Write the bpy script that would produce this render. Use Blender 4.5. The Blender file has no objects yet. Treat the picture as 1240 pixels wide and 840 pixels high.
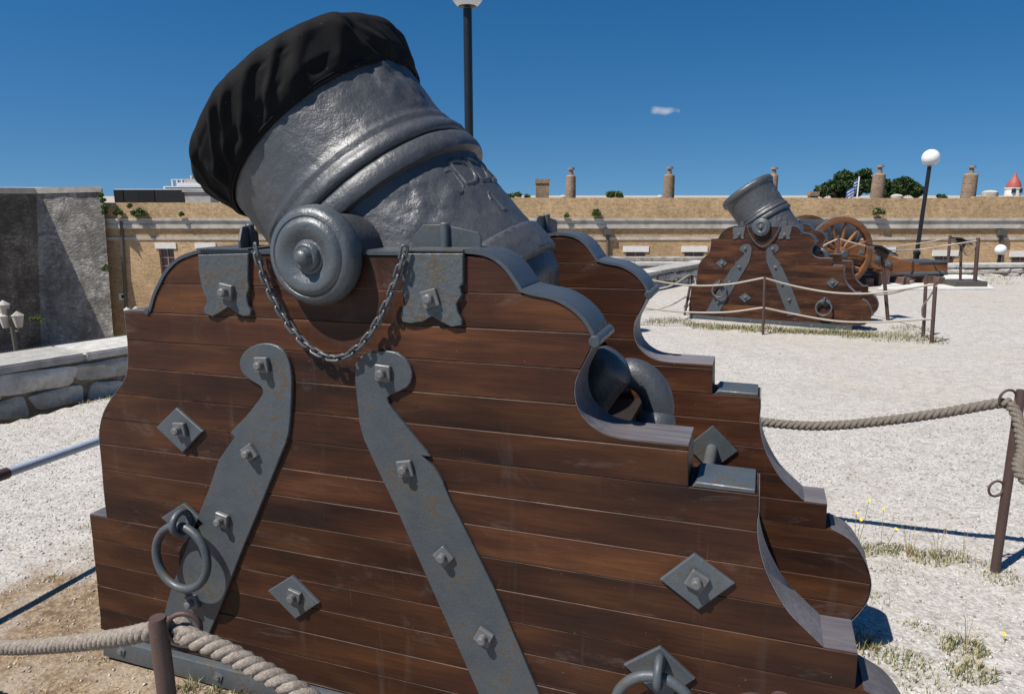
import bpy, bmesh, math, random
import numpy as np
from mathutils import Vector, Matrix, noise

random.seed(7)
rng = np.random.default_rng(11)
scene = bpy.context.scene
C = scene.collection

# ------------------------------------------------------------------ camera, sky, sun, exposure
FPX, PITCH, CAM_H = 833.77, 0.217325, 1.678
SC = 0.47                                   # metres per survey unit
cam_data = bpy.data.cameras.new('camera')
cam_data.sensor_width = 36.0
cam_data.lens = 36.0 * FPX / 1240.0
cam_data.clip_start = 0.05
cam_data.clip_end = 6000
cam = bpy.data.objects.new('camera', cam_data)
cam.location = (0, 0, CAM_H)
cam.rotation_euler = (math.pi / 2 - PITCH, 0, 0)
C.objects.link(cam)
scene.camera = cam

SUN = Vector((-0.46, -0.30, 0.83)).normalized()
SUN_EL = math.asin(SUN.z)
SUN_AZ = math.atan2(SUN.x, SUN.y)           # clockwise from +Y

world = bpy.data.worlds.new('World')
scene.world = world
world.use_nodes = True
wn, wl = world.node_tree.nodes, world.node_tree.links
wn.clear()
w_out = wn.new('ShaderNodeOutputWorld')
w_bg = wn.new('ShaderNodeBackground')
w_bg.inputs['Strength'].default_value = 0.067
sky = wn.new('ShaderNodeTexSky')
sky.sky_type = 'NISHITA'
sky.sun_disc = False
sky.sun_elevation = SUN_EL
sky.sun_rotation = SUN_AZ
sky.altitude = 300
sky.air_density = 1.0
sky.dust_density = 0.35
sky.ozone_density = 2.0
w_sat = wn.new('ShaderNodeHueSaturation')
w_sat.inputs['Saturation'].default_value = 1.42
w_tc = wn.new('ShaderNodeTexCoord')
w_add = wn.new('ShaderNodeVectorMath')
w_add.operation = 'ADD'
w_add.inputs[1].default_value = (0, 0, 0.16)
w_nrm = wn.new('ShaderNodeVectorMath')
w_nrm.operation = 'NORMALIZE'
wl.new(w_tc.outputs['Generated'], w_add.inputs[0])
wl.new(w_add.outputs[0], w_nrm.inputs[0])
wl.new(w_nrm.outputs[0], sky.inputs['Vector'])
wl.new(sky.outputs[0], w_sat.inputs['Color'])
wl.new(w_sat.outputs[0], w_bg.inputs['Color'])
wl.new(w_bg.outputs[0], w_out.inputs['Surface'])

sun_data = bpy.data.lights.new('sun', 'SUN')
sun_data.energy = 5.0
sun_data.angle = math.radians(0.55)
sun_data.color = (1.0, 0.955, 0.89)
sun = bpy.data.objects.new('sun', sun_data)
sun.rotation_euler = SUN.to_track_quat('Z', 'Y').to_euler()
C.objects.link(sun)

scene.view_settings.view_transform = 'Standard'
scene.view_settings.look = 'None'
scene.view_settings.exposure = 0.45
scene.view_settings.gamma = 1.0
scene.cycles.max_bounces = 6

# ------------------------------------------------------------------ pixel helpers (photo 1240 x 840)
CP, SP = math.cos(PITCH), math.sin(PITCH)


def ray(px, py):
    a, b = (px - 620) / FPX, (420 - py) / FPX
    return Vector((a, CP + b * SP, -SP + b * CP))


def at(px, py, y):
    d = ray(px, py)
    d = d * (y / d.y)
    return Vector((d.x, d.y, d.z + CAM_H))


def gz(x, y):
    """terrace height"""
    yy = y if y < 9.5 else 9.5 + 2.2 * (1 - math.exp(-(y - 9.5) / 2.2))
    xx = max(-5.0, min(7.0, x))
    return 0.012 * xx - 0.0415 * yy + 0.0870


def ground(px, py):
    d = ray(px, py)
    t = 0.5
    while t < 80:
        if CAM_H + d.z * t < gz(d.x * t, d.y * t):
            break
        t += 0.02
    lo, hi = t - 0.02, t
    for _ in range(20):
        m = (lo + hi) / 2
        if CAM_H + d.z * m < gz(d.x * m, d.y * m):
            hi = m
        else:
            lo = m
    return Vector((d.x * hi, d.y * hi, CAM_H + d.z * hi))


# the mortar carriage frame: x along the cheek, y into its thickness, z up; z = 0 on the ground below it
BASE = 3.22 * SC
NEAR_O = Vector((-1.1504, 4.1337, -0.34966)) * SC
NEAR_YAW, NEAR_TILT = -0.34324, 0.0203
FAR_O = Vector((8.1175, 22.7427, -1.02648)) * SC
FAR_YAW, FAR_TILT = -0.57506, 0.02575
T_CH, W_CH = 0.3066 * SC, 1.847 * SC        # cheek thickness, inner face of the far cheek


def uv(px, py, w=0.0):
    """photo pixel -> carriage frame on the plane y = w (metres)"""
    d = ray(px, py)
    n = Vector((-math.sin(NEAR_YAW), math.cos(NEAR_YAW), 0))
    t = (n.dot(NEAR_O) + w) / n.dot(d)
    p = d * t - NEAR_O
    a = p.x * math.cos(NEAR_YAW) + p.y * math.sin(NEAR_YAW)
    b = p.z
    return (a * math.cos(NEAR_TILT) + b * math.sin(NEAR_TILT),
            -a * math.sin(NEAR_TILT) + b * math.cos(NEAR_TILT) + BASE)


# ------------------------------------------------------------------ object helpers
def link(o, parent=None):
    C.objects.link(o)
    if parent is not None:
        o.parent = parent
    return o


def tag(o, label=None, cat=None, group=None, kind=None):
    if label:
        o['label'] = label
    if cat:
        o['category'] = cat
    if group:
        o['group'] = group
    if kind:
        o['kind'] = kind
    return o


def empty(name, loc=(0, 0, 0), rot=(0, 0, 0)):
    o = bpy.data.objects.new(name, None)
    o.location = loc
    o.rotation_euler = rot
    o.empty_display_size = 0.2
    return link(o)


def data_mesh(name, verts, faces, mat, smooth=None):
    me = bpy.data.meshes.new(name)
    me.from_pydata([tuple(v) for v in verts], [], [tuple(f) for f in faces])
    me.validate()
    if mat is not None:
        me.materials.append(mat)
    if smooth is not None:
        me.shade_smooth()
        me.set_sharp_from_angle(angle=math.radians(smooth))
    me.update()
    return me


def obj(name, vf, mat, parent=None, smooth=None, loc=None, rot=None):
    me = vf if isinstance(vf, bpy.types.Mesh) else data_mesh(name, vf[0], vf[1], mat, smooth)
    o = bpy.data.objects.new(name, me)
    if loc is not None:
        o.location = loc
    if rot is not None:
        o.rotation_euler = rot
    return link(o, parent)


def bm_mesh(name, bm, mat, smooth=None):
    me = bpy.data.meshes.new(name)
    bmesh.ops.recalc_face_normals(bm, faces=bm.faces[:])
    bm.to_mesh(me)
    bm.free()
    me.materials.append(mat)
    if smooth is not None:
        me.shade_smooth()
        me.set_sharp_from_angle(angle=math.radians(smooth))
    return me


def copy_tree(o, parent=None):
    c = o.copy()
    C.objects.link(c)
    c.parent = parent
    for ch in list(o.children):
        copy_tree(ch, c)
    return c


def box(x0, x1, y0, y1, z0, z1):
    v = [(x, y, z) for x in (x0, x1) for y in (y0, y1) for z in (z0, z1)]
    f = [(0, 1, 3, 2), (4, 6, 7, 5), (0, 4, 5, 1), (2, 3, 7, 6), (0, 2, 6, 4), (1, 5, 7, 3)]
    return v, f


def join(*vfs):
    V, F = [], []
    for v, f in vfs:
        n = len(V)
        V += [tuple(p) for p in v]
        F += [tuple(i + n for i in q) for q in f]
    return V, F


def move(vf, m):
    return [tuple(m @ Vector(p)) for p in vf[0]], vf[1]


def tube(pts, r, n=10, closed=False, cap=True):
    pts = [Vector(p) for p in pts]
    m = len(pts)
    rad = r if hasattr(r, '__len__') else [r] * m
    V, F = [], []
    up = None
    for i, p in enumerate(pts):
        if closed:
            t = (pts[(i + 1) % m] - pts[i - 1]).normalized()
        else:
            t = (pts[min(i + 1, m - 1)] - pts[max(i - 1, 0)]).normalized()
        if up is None:
            up = Vector((0, 0, 1)) if abs(t.z) < 0.9 else Vector((1, 0, 0))
        s = t.cross(up).normalized()
        up = s.cross(t).normalized()
        for k in range(n):
            a = 2 * math.pi * k / n
            V.append(p + (s * math.cos(a) + up * math.sin(a)) * rad[i])
    rings = m if closed else m - 1
    for i in range(rings):
        j = (i + 1) % m
        for k in range(n):
            l = (k + 1) % n
            F.append((i * n + k, i * n + l, j * n + l, j * n + k))
    if cap and not closed:
        F.append(tuple(range(n - 1, -1, -1)))
        F.append(tuple((m - 1) * n + k for k in range(n)))
    return V, F


def lathe(prof, n=32, axis='z'):
    """prof = [(along, radius)]"""
    V, F = [], []
    for t, r in prof:
        for k in range(n):
            a = 2 * math.pi * k / n
            c, s = r * math.cos(a), r * math.sin(a)
            V.append({'z': (c, s, t), 'y': (c, t, s), 'x': (t, c, s)}[axis])
    for i in range(len(prof) - 1):
        for k in range(n):
            l = (k + 1) % n
            F.append((i * n + k, i * n + l, (i + 1) * n + l, (i + 1) * n + k))
    F.append(tuple(range(n)))
    F.append(tuple((len(prof) - 1) * n + k for k in range(n)))
    return V, F


def prism(poly, y0, y1, bevel=0.0, seg=1):
    """poly in the xz plane extruded along y, edges bevelled -> bmesh"""
    bm = bmesh.new()
    a = [bm.verts.new((x, y0, z)) for x, z in poly]
    b = [bm.verts.new((x, y1, z)) for x, z in poly]
    n = len(poly)
    f0 = bm.faces.new(a)
    f1 = bm.faces.new(b[::-1])
    for i in range(n):
        j = (i + 1) % n
        bm.faces.new((a[j], a[i], b[i], b[j]))
    bmesh.ops.recalc_face_normals(bm, faces=bm.faces[:])
    if bevel > 0:
        es = list({e for f in (f0, f1) for e in f.edges})
        bmesh.ops.bevel(bm, geom=es, offset=bevel, offset_type='OFFSET', segments=seg,
                        profile=0.5, affect='EDGES', clamp_overlap=True)
    return bm


def smooth_path(pts, n=8, closed=False):
    """Catmull-Rom through points"""
    P = [Vector(p) for p in pts]
    out = []
    m = len(P)
    for i in range(m if closed else m - 1):
        p0 = P[i - 1] if (i > 0 or closed) else P[0] * 2 - P[1]
        p1, p2 = P[i], P[(i + 1) % m]
        p3 = P[(i + 2) % m] if (i + 2 < m or closed) else P[-1] * 2 - P[-2]
        for k in range(n):
            t = k / n
            out.append(0.5 * ((2 * p1) + (p2 - p0) * t + (2 * p0 - 5 * p1 + 4 * p2 - p3) * t * t
                              + (3 * p1 - p0 - 3 * p2 + p3) * t ** 3))
    if not closed:
        out.append(P[-1].copy())
    return out


def sag(a, b, drop, n=16):
    a, b = Vector(a), Vector(b)
    return [a.lerp(b, i / n) - Vector((0, 0, drop * 4 * (i / n) * (1 - i / n))) for i in range(n + 1)]


def rope_mesh(path, r, pitch, strands=3, sides=8):
    """laid rope: strands winding round the path"""
    P = [Vector(p) for p in path]
    d = [0]
    for i in range(1, len(P)):
        d.append(d[-1] + (P[i] - P[i - 1]).length)
    L = d[-1]
    step = pitch / 9
    cnt = max(4, int(L / step))
    parts = []
    # resample
    Q, j = [], 0
    for i in range(cnt + 1):
        s = L * i / cnt
        while j < len(d) - 2 and d[j + 1] < s:
            j += 1
        t = (s - d[j]) / max(1e-9, d[j + 1] - d[j])
        Q.append(P[j].lerp(P[j + 1], t))
    fr = []
    up = None
    for i, p in enumerate(Q):
        t = (Q[min(i + 1, cnt)] - Q[max(i - 1, 0)]).normalized()
        if up is None:
            up = Vector((0, 0, 1)) if abs(t.z) < 0.9 else Vector((1, 0, 0))
        s = t.cross(up).normalized()
        up = s.cross(t).normalized()
        fr.append((s, up.copy()))
    for k in range(strands):
        pts = []
        for i, p in enumerate(Q):
            a = 2 * math.pi * (k / strands + (L * i / cnt) / pitch / 1.0)
            s, u = fr[i]
            pts.append(p + (s * math.cos(a) + u * math.sin(a)) * r * 0.54)
        parts.append(tube(pts, r * 0.50, sides))
    return join(*parts)


def blob(r, sub=1, amp=0.25, seed=0, flat=(1, 1, 1)):
    bm = bmesh.new()
    bmesh.ops.create_icosphere(bm, subdivisions=sub, radius=1)
    for v in bm.verts:
        n = noise.noise(v.co * 1.3 + Vector((seed * 3.1, seed * 1.7, seed)))
        v.co = Vector((v.co.x * flat[0], v.co.y * flat[1], v.co.z * flat[2])) * r * (1 + amp * n)
    V = [v.co[:] for v in bm.verts]
    F = [tuple(v.index for v in f.verts) for f in bm.faces]
    bm.free()
    return V, F


# ------------------------------------------------------------------ materials
class NB:
    """small node builder"""

    def __init__(self, name):
        self.m = bpy.data.materials.new(name)
        self.m.use_nodes = True
        self.t = self.m.node_tree
        self.n, self.l = self.t.nodes, self.t.links
        self.n.clear()
        self.out = self.n.new('ShaderNodeOutputMaterial')
        self.b = self.n.new('ShaderNodeBsdfPrincipled')
        self.l.new(self.b.outputs[0], self.out.inputs[0])

    def node(self, typ, **kw):
        nd = self.n.new(typ)
        for k, v in kw.items():
            if k.startswith('i_'):
                nd.inputs[k[2:].replace('_', ' ')].default_value = v
            else:
                setattr(nd, k, v)
        return nd

    def co(self, scale=(1, 1, 1), kind='Object', rot=(0, 0, 0)):
        tc = self.node('ShaderNodeTexCoord')
        mp = self.node('ShaderNodeMapping')
        mp.inputs['Scale'].default_value = scale
        mp.inputs['Rotation'].default_value = rot
        self.l.new(tc.outputs[kind], mp.inputs['Vector'])
        return mp.outputs[0]

    def noise(self, vec, scale, detail=4, rough=0.55, dist=0.0):
        nd = self.node('ShaderNodeTexNoise')
        nd.inputs['Scale'].default_value = scale
        nd.inputs['Detail'].default_value = detail
        nd.inputs['Roughness'].default_value = rough
        nd.inputs['Distortion'].default_value = dist
        if vec is not None:
            self.l.new(vec, nd.inputs['Vector'])
        return nd.outputs[0]

    def ramp(self, fac, stops, interp='LINEAR'):
        nd = self.node('ShaderNodeValToRGB')
        nd.color_ramp.interpolation = interp
        e = nd.color_ramp.elements
        while len(e) > 1:
            e.remove(e[-1])
        for i, (p, c) in enumerate(stops):
            if i == 0:
                e[0].position = p
            else:
                e.new(p)
            e[i].color = (c, c, c, 1) if not hasattr(c, '__len__') else (*c, 1)
        self.l.new(fac, nd.inputs[0])
        return nd.outputs[0]

    def mix(self, fac, a, b, blend='MIX'):
        nd = self.node('ShaderNodeMix', data_type='RGBA', blend_type=blend)
        for s, v in ((0, fac), (6, a), (7, b)):
            if hasattr(v, 'is_linked'):
                self.l.new(v, nd.inputs[s])
            elif s == 0:
                nd.inputs[0].default_value = v
            else:
                nd.inputs[s].default_value = (*v, 1)
        return nd.outputs[2]

    def math(self, op, a, b=0.5):
        nd = self.node('ShaderNodeMath', operation=op)
        for s, v in ((0, a), (1, b)):
            if hasattr(v, 'is_linked'):
                self.l.new(v, nd.inputs[s])
            else:
                nd.inputs[s].default_value = v
        return nd.outputs[0]

    def bump(self, height, strength=0.3, dist=0.01, prev=None):
        nd = self.node('ShaderNodeBump')
        nd.inputs['Strength'].default_value = strength
        nd.inputs['Distance'].default_value = dist
        self.l.new(height, nd.inputs['Height'])
        if prev is not None:
            self.l.new(prev, nd.inputs['Normal'])
        return nd.outputs[0]

    def done(self, color=None, rough=None, normal=None, metal=None, spec=None, coat=None):
        def put(k, v):
            if v is None:
                return
            if hasattr(v, 'is_linked'):
                self.l.new(v, self.b.inputs[k])
            elif hasattr(v, '__len__'):
                self.b.inputs[k].default_value = (*v, 1)
            else:
                self.b.inputs[k].default_value = v
        put('Base Color', color)
        put('Roughness', rough)
        put('Normal', normal)
        put('Metallic', metal)
        put('Specular IOR Level', spec)
        put('Coat Weight', coat)
        return self.m


def mat_wood(name, dark, mid, light, gloss=0.42, seams=False):
    b = NB(name)
    oi = b.node('ShaderNodeObjectInfo')
    tc = b.node('ShaderNodeTexCoord')
    add = b.node('ShaderNodeVectorMath', operation='ADD')
    rnd = b.node('ShaderNodeVectorMath', operation='SCALE')
    comb = b.node('ShaderNodeCombineXYZ')
    for i in range(3):
        b.l.new(oi.outputs['Random'], comb.inputs[i])
    b.l.new(comb.outputs[0], rnd.inputs[0])
    rnd.inputs['Scale'].default_value = 37.0
    b.l.new(tc.outputs['Object'], add.inputs[0])
    b.l.new(rnd.outputs[0], add.inputs[1])
    mp = b.node('ShaderNodeMapping')
    mp.inputs['Scale'].default_value = (1.6, 14, 26)
    b.l.new(add.outputs[0], mp.inputs['Vector'])
    grain = b.noise(mp.outputs[0], 4.0, 8, 0.65, 0.6)
    mp2 = b.node('ShaderNodeMapping')
    mp2.inputs['Scale'].default_value = (1.2, 4, 5)
    b.l.new(add.outputs[0], mp2.inputs['Vector'])
    patch = b.noise(mp2.outputs[0], 1.6, 3, 0.5)
    base = b.ramp(patch, [(0.25, dark), (0.5, mid), (0.80, light)])
    tint = b.ramp(oi.outputs['Random'], [(0.0, 0.68), (0.5, 0.95), (1.0, 1.30)])
    base = b.mix(1.0, base, tint, 'MULTIPLY')
    g = b.ramp(grain, [(0.28, 0.6), (0.5, 0.97), (0.72, 1.35)])
    base = b.mix(0.8, base, g, 'MULTIPLY')
    if seams:
        sx_ = b.node('ShaderNodeSeparateXYZ')
        b.l.new(tc.outputs['Object'], sx_.inputs[0])
        fr = b.math('FRACT', b.math('DIVIDE', b.math('SUBTRACT', 3.22 * SC, sx_.outputs[2]), 0.2 * SC))
        ed = b.math('MINIMUM', fr, b.math('SUBTRACT', 1.0, fr))
        mpw = b.node('ShaderNodeMapping')
        mpw.inputs['Scale'].default_value = (2.2, 2, 9)
        b.l.new(add.outputs[0], mpw.inputs['Vector'])
        wn_ = b.noise(mpw.outputs[0], 3.0, 6, 0.7, 0.5)
        wear = b.math('SUBTRACT', b.math('MULTIPLY', wn_, 0.42), b.math('ADD', ed, 0.175))
        base = b.mix(b.ramp(wear, [(0.0, 0.0), (0.10, 0.62)]), base, (0.135, 0.058, 0.026))
        dirt = b.math('SUBTRACT', b.math('MULTIPLY', b.noise(mpw.outputs[0], 1.3, 5, 0.6), 0.30), b.math('ADD', ed, 0.125))
        base = b.mix(b.ramp(dirt, [(0.0, 0.0), (0.06, 0.55)]), base, (0.012, 0.007, 0.005))
    # dusty pale wear, scratches and water streaks running down
    mp3 = b.node('ShaderNodeMapping')
    mp3.inputs['Scale'].default_value = (9, 3, 1.1)
    b.l.new(tc.outputs['Object'], mp3.inputs['Vector'])
    streak = b.noise(mp3.outputs[0], 1.7, 4, 0.6, 0.3)
    sm = b.ramp(streak, [(0.60, 0.0), (0.80, 0.26)])
    base = b.mix(sm, base, (0.105, 0.085, 0.072))
    mp4 = b.node('ShaderNodeMapping')
    mp4.inputs['Scale'].default_value = (1.3, 3, 3.4)
    b.l.new(tc.outputs['Object'], mp4.inputs['Vector'])
    dust = b.noise(mp4.outputs[0], 2.1, 6, 0.7, 1.2)
    dm = b.ramp(dust, [(0.57, 0.0), (0.76, 0.50)])
    fz_ = b.noise(mp.outputs[0], 9.0, 5, 0.7)
    dm = b.math('MULTIPLY', dm, b.ramp(fz_, [(0.40, 0.25), (0.62, 1.0)]))
    base = b.mix(dm, base, (0.155, 0.130, 0.118))
    for rot_, sc_ in (((0, 0.5, 0), (70, 20, 2.2)), ((0, -0.9, 0), (60, 20, 1.6))):
        mps = b.node('ShaderNodeMapping')
        mps.inputs['Scale'].default_value = sc_
        mps.inputs['Rotation'].default_value = rot_
        b.l.new(tc.outputs['Object'], mps.inputs['Vector'])
        sn = b.noise(mps.outputs[0], 1.0, 2, 0.5)
        scm = b.math('MULTIPLY', b.ramp(sn, [(0.72, 0.0), (0.80, 0.22)]), b.ramp(dust, [(0.44, 0.0), (0.60, 1.0)]))
        base = b.mix(scm, base, (0.20, 0.15, 0.12))
    vs = b.node('ShaderNodeTexVoronoi')
    vs.inputs['Scale'].default_value = 34.0
    b.l.new(tc.outputs['Object'], vs.inputs['Vector'])
    speck = b.math('MULTIPLY', b.ramp(vs.outputs['Distance'], [(0.02, 0.8), (0.07, 0.0)]), b.ramp(b.noise(add.outputs[0], 9, 3, 0.6), [(0.54, 0.0), (0.62, 1.0)]))
    base = b.mix(speck, base, (0.30, 0.23, 0.16))
    nrm = b.bump(grain, 0.22, 0.004)
    rg = b.ramp(dust, [(0.35, gloss), (0.75, gloss + 0.25)])
    return b.done(base, rg, nrm, spec=0.24)


def mat_iron(name, base, rust=0.5, rough=0.42, bump=0.25, scale=1.0, thr=0.50):
    b = NB(name)
    co = b.co()
    n1 = b.noise(co, 5 * scale, 6, 0.6)
    n2 = b.noise(co, 38 * scale, 5, 0.6)
    n3 = b.noise(co, 130 * scale, 3, 0.6)
    c = b.mix(b.ramp(n1, [(0.3, 0.0), (0.7, 1.0)]), [x * 0.80 for x in base], [x * 1.20 for x in base])
    oi = b.node('ShaderNodeObjectInfo')
    c = b.mix(1.0, c, b.ramp(oi.outputs['Random'], [(0, 0.86), (1, 1.12)]), 'MULTIPLY')
    if rust > 0:
        rmask = b.math('MULTIPLY', b.ramp(n1, [(thr, 0.0), (thr + 0.12, 1.0)]), b.ramp(n2, [(thr, 0.0), (thr + 0.12, 1.0)]))
        rmask = b.math('MULTIPLY', rmask, rust)
        c = b.mix(rmask, c, b.mix(n3, (0.045, 0.038, 0.024), (0.095, 0.062, 0.032)))
    dust = b.ramp(n3, [(0.55, 0.0), (0.8, 0.22)])
    c = b.mix(dust, c, (0.17, 0.16, 0.145))
    h = b.math('ADD', b.math('MULTIPLY', n2, 0.7), b.math('MULTIPLY', n3, 0.3))
    nr = b.bump(h, bump, 0.006)
    rg = b.ramp(n2, [(0.3, rough - 0.06), (0.7, rough + 0.16)])
    return b.done(c, rg, nr, spec=0.5)


def mat_cast(name, base, gl=0.34):
    """rough painted cast iron of the barrel"""
    b = NB(name)
    co = b.co()
    n1 = b.noise(co, 3.2, 5, 0.55)
    n2 = b.noise(co, 17, 5, 0.6, 0.5)
    n3 = b.noise(co, 75, 4, 0.6)
    v = b.node('ShaderNodeTexVoronoi')
    v.inputs['Scale'].default_value = 26
    b.l.new(co, v.inputs['Vector'])
    c = b.mix(b.ramp(n1, [(0.3, 0.0), (0.7, 1.0)]), [x * 0.82 for x in base], [x * 1.22 for x in base])
    c = b.mix(b.ramp(n3, [(0.58, 0.0), (0.80, 0.35)]), c, (0.17, 0.17, 0.175))
    rm = b.math('MULTIPLY', b.ramp(n1, [(0.58, 0.0), (0.70, 1.0)]), b.ramp(n2, [(0.56, 0.0), (0.66, 0.6)]))
    c = b.mix(rm, c, (0.09, 0.075, 0.06))
    pit = b.ramp(v.outputs['Distance'], [(0.04, 0.0), (0.16, 1.0)])
    n4 = b.noise(co, 190, 3, 0.6)
    nr = b.bump(n2, 0.34, 0.010)
    nr = b.bump(n3, 0.34, 0.005, nr)
    nr = b.bump(n4, 0.25, 0.003, nr)
    nr = b.bump(pit, 0.14, 0.003, nr)
    rg = b.ramp(n2, [(0.3, gl), (0.7, gl + 0.2)])
    return b.done(c, rg, nr, spec=0.65)


def mat_plain(name, col, rough=0.6, bump=0.0, scale=20, var=0.2, metal=None, spec=0.4):
    b = NB(name)
    co = b.co()
    n = b.noise(co, scale, 5, 0.6)
    c = b.mix(b.ramp(n, [(0.3, 0.0), (0.7, 1.0)]), [x * (1 - var) for x in col], [min(1, x * (1 + var)) for x in col])
    nr = b.bump(n, bump, 0.01) if bump else None
    return b.done(c, rough, nr, metal, spec)


def mat_stone(name, lo, hi, scale=6.0, stain=0.4, bump=0.6, random_tint=True, dist=0.02):
    b = NB(name)
    co = b.co()
    n1 = b.noise(co, scale, 7, 0.62, 0.4)
    n2 = b.noise(co, scale * 7, 5, 0.6)
    c = b.mix(b.ramp(n1, [(0.32, 0.0), (0.66, 1.0)]), lo, hi)
    if random_tint:
        oi = b.node('ShaderNodeObjectInfo')
        c = b.mix(1.0, c, b.ramp(oi.outputs['Random'], [(0, 0.72), (1, 1.15)]), 'MULTIPLY')
    st = b.ramp(b.noise(co, scale * 0.5, 6, 0.7, 1.0), [(0.52, 0.0), (0.72, stain)])
    c = b.mix(st, c, [x * 0.35 for x in lo])
    h = b.math('ADD', n1, b.math('MULTIPLY', n2, 0.4))
    return b.done(c, 0.9, b.bump(h, bump, dist), spec=0.2)


def mat_brick(name, cols, mortar, bw, bh, bump=0.5, vec_rot=(math.pi / 2, 0, 0), big=0.25):
    b = NB(name)
    co = b.co(kind='Object', rot=vec_rot)
    br = b.node('ShaderNodeTexBrick')
    br.inputs['Scale'].default_value = 1.0
    br.inputs['Brick Width'].default_value = bw
    br.inputs['Row Height'].default_value = bh
    br.inputs['Mortar Size'].default_value = bh * 0.09
    br.inputs['Mortar Smooth'].default_value = 0.3
    br.inputs['Bias'].default_value = -0.1
    br.inputs['Color1'].default_value = (*cols[0], 1)
    br.inputs['Color2'].default_value = (*cols[1], 1)
    br.inputs['Mortar'].default_value = (*mortar, 1)
    co2 = b.co()
    dn = b.node('ShaderNodeTexNoise')
    dn.inputs['Scale'].default_value = 1.5
    b.l.new(co, br.inputs['Vector'])
    n1 = b.noise(co2, big, 7, 0.65, 0.5)
    n2 = b.noise(co2, 2.2, 6, 0.7)
    c = b.mix(b.ramp(n2, [(0.3, 0.0), (0.7, 1.0)]), br.outputs[0], cols[2])
    c = b.mix(0.55, br.outputs[0], c)
    n9 = b.noise(co2, 7.5, 4, 0.75)
    c = b.mix(1.0, c, b.ramp(n9, [(0.30, 0.62), (0.5, 1.0), (0.70, 1.22)]), 'MULTIPLY')
    c = b.mix(1.0, c, b.ramp(n1, [(0.3, 0.68), (0.55, 1.0), (0.75, 1.15)]), 'MULTIPLY')
    nr = b.bump(br.outputs['Fac'], bump, -0.02)
    nr = b.bump(n2, 0.4, 0.03, nr)
    return b.done(c, 0.92, nr, spec=0.15)


def mat_random_island(name, stops, rough=0.8, spec=0.2, trans=0.0):
    b = NB(name)
    g = b.node('ShaderNodeNewGeometry')
    c = b.ramp(g.outputs['Random Per Island'], stops)
    m = b.done(c, rough, spec=spec)
    if trans:
        tr = b.node('ShaderNodeBsdfTranslucent')
        b.l.new(c, tr.inputs[0])
        mx = b.node('ShaderNodeMixShader')
        mx.inputs[0].default_value = trans
        b.l.new(b.b.outputs[0], mx.inputs[1])
        b.l.new(tr.outputs[0], mx.inputs[2])
        b.l.new(mx.outputs[0], b.out.inputs[0])
    return m


M = {}
M['plank'] = mat_wood('varnished_planks', (0.0145, 0.0058, 0.0037), (0.042, 0.0150, 0.0072), (0.108, 0.042, 0.0150), 0.42, True)
M['core'] = mat_plain('dark_timber', (0.012, 0.007, 0.005), 0.8)
_f = NB('seam_filler')
M['filler'] = _f.done(_f.ramp(_f.noise(_f.co((1.6, 1, 6)), 1.4, 5, 0.65), [(0.36, (0.012, 0.008, 0.006)), (0.50, (0.12, 0.070, 0.042)), (0.66, (0.30, 0.205, 0.135))]), 0.85, spec=0.1)
M['edge'] = mat_wood('grey_edge', (0.075, 0.066, 0.070), (0.115, 0.105, 0.112), (0.15, 0.14, 0.145), 0.40)
M['cannon_wood'] = mat_wood('orange_timber', (0.085, 0.034, 0.014), (0.15, 0.062, 0.024), (0.21, 0.092, 0.036), 0.5)
M['iron'] = mat_iron('blue_grey_painted_iron', (0.055, 0.066, 0.075), 0.75)
M['strap'] = mat_iron('blue_grey_strap', (0.051, 0.061, 0.070), 0.8, 0.42, 0.4, 1.3, 0.475)
M['plate'] = mat_iron('rust_flecked_plate', (0.062, 0.074, 0.082), 0.85, 0.42, 0.8, 1.5, 0.45)
M['capstrip'] = mat_iron('capping_iron', (0.052, 0.062, 0.074), 0.15, 0.36, 0.12)
M['bolt'] = mat_iron('worn_bolt', (0.10, 0.104, 0.108), 0.8, 0.38)
M['cast'] = mat_cast('cast_barrel', (0.046, 0.048, 0.053))
M['cap'] = mat_cast('trunnion_paint', (0.058, 0.067, 0.074), 0.30)
M['chain'] = mat_iron('chain_iron', (0.075, 0.082, 0.088), 0.2, 0.34)
M['bore'] = mat_plain('bore_shade', (0.008, 0.008, 0.008), 0.9)
M['post'] = mat_iron('rust_brown_post', (0.062, 0.034, 0.028), 0.4, 0.55)
M['pipe'] = mat_plain('galvanised_pipe', (0.32, 0.36, 0.42), 0.38, 0.05, 30, 0.1, None, 0.5)
M['lamp_black'] = mat_plain('black_enamel', (0.012, 0.013, 0.016), 0.35, 0.05, 30, 0.2)
M['globe'] = mat_plain('opal_globe', (0.66, 0.66, 0.66), 0.25, 0, 5, 0.02, None, 0.5)
M['white'] = mat_plain('white_stone', (0.62, 0.60, 0.57), 0.8, 0.1, 8, 0.08)
M['cloth'] = None

# cloth
b = NB('black_canvas')
co = b.co()
n1 = b.noise(co, 6, 5, 0.6)
n2 = b.noise(co, 90, 3, 0.5)
c = b.mix(b.ramp(n1, [(0.3, 0.0), (0.7, 1.0)]), (0.0045, 0.0045, 0.005), (0.0085, 0.0084, 0.009))
v = b.node('ShaderNodeTexVoronoi')
v.inputs['Scale'].default_value = 30
b.l.new(co, v.inputs['Vector'])
c = b.mix(b.ramp(v.outputs['Distance'], [(0.02, 0.5), (0.06, 0.0)]), c, (0.16, 0.16, 0.16))
M['cloth'] = b.done(c, 0.85, b.bump(n2, 0.2, 0.002, b.bump(n1, 0.25, 0.02)), spec=0.16)

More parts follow.
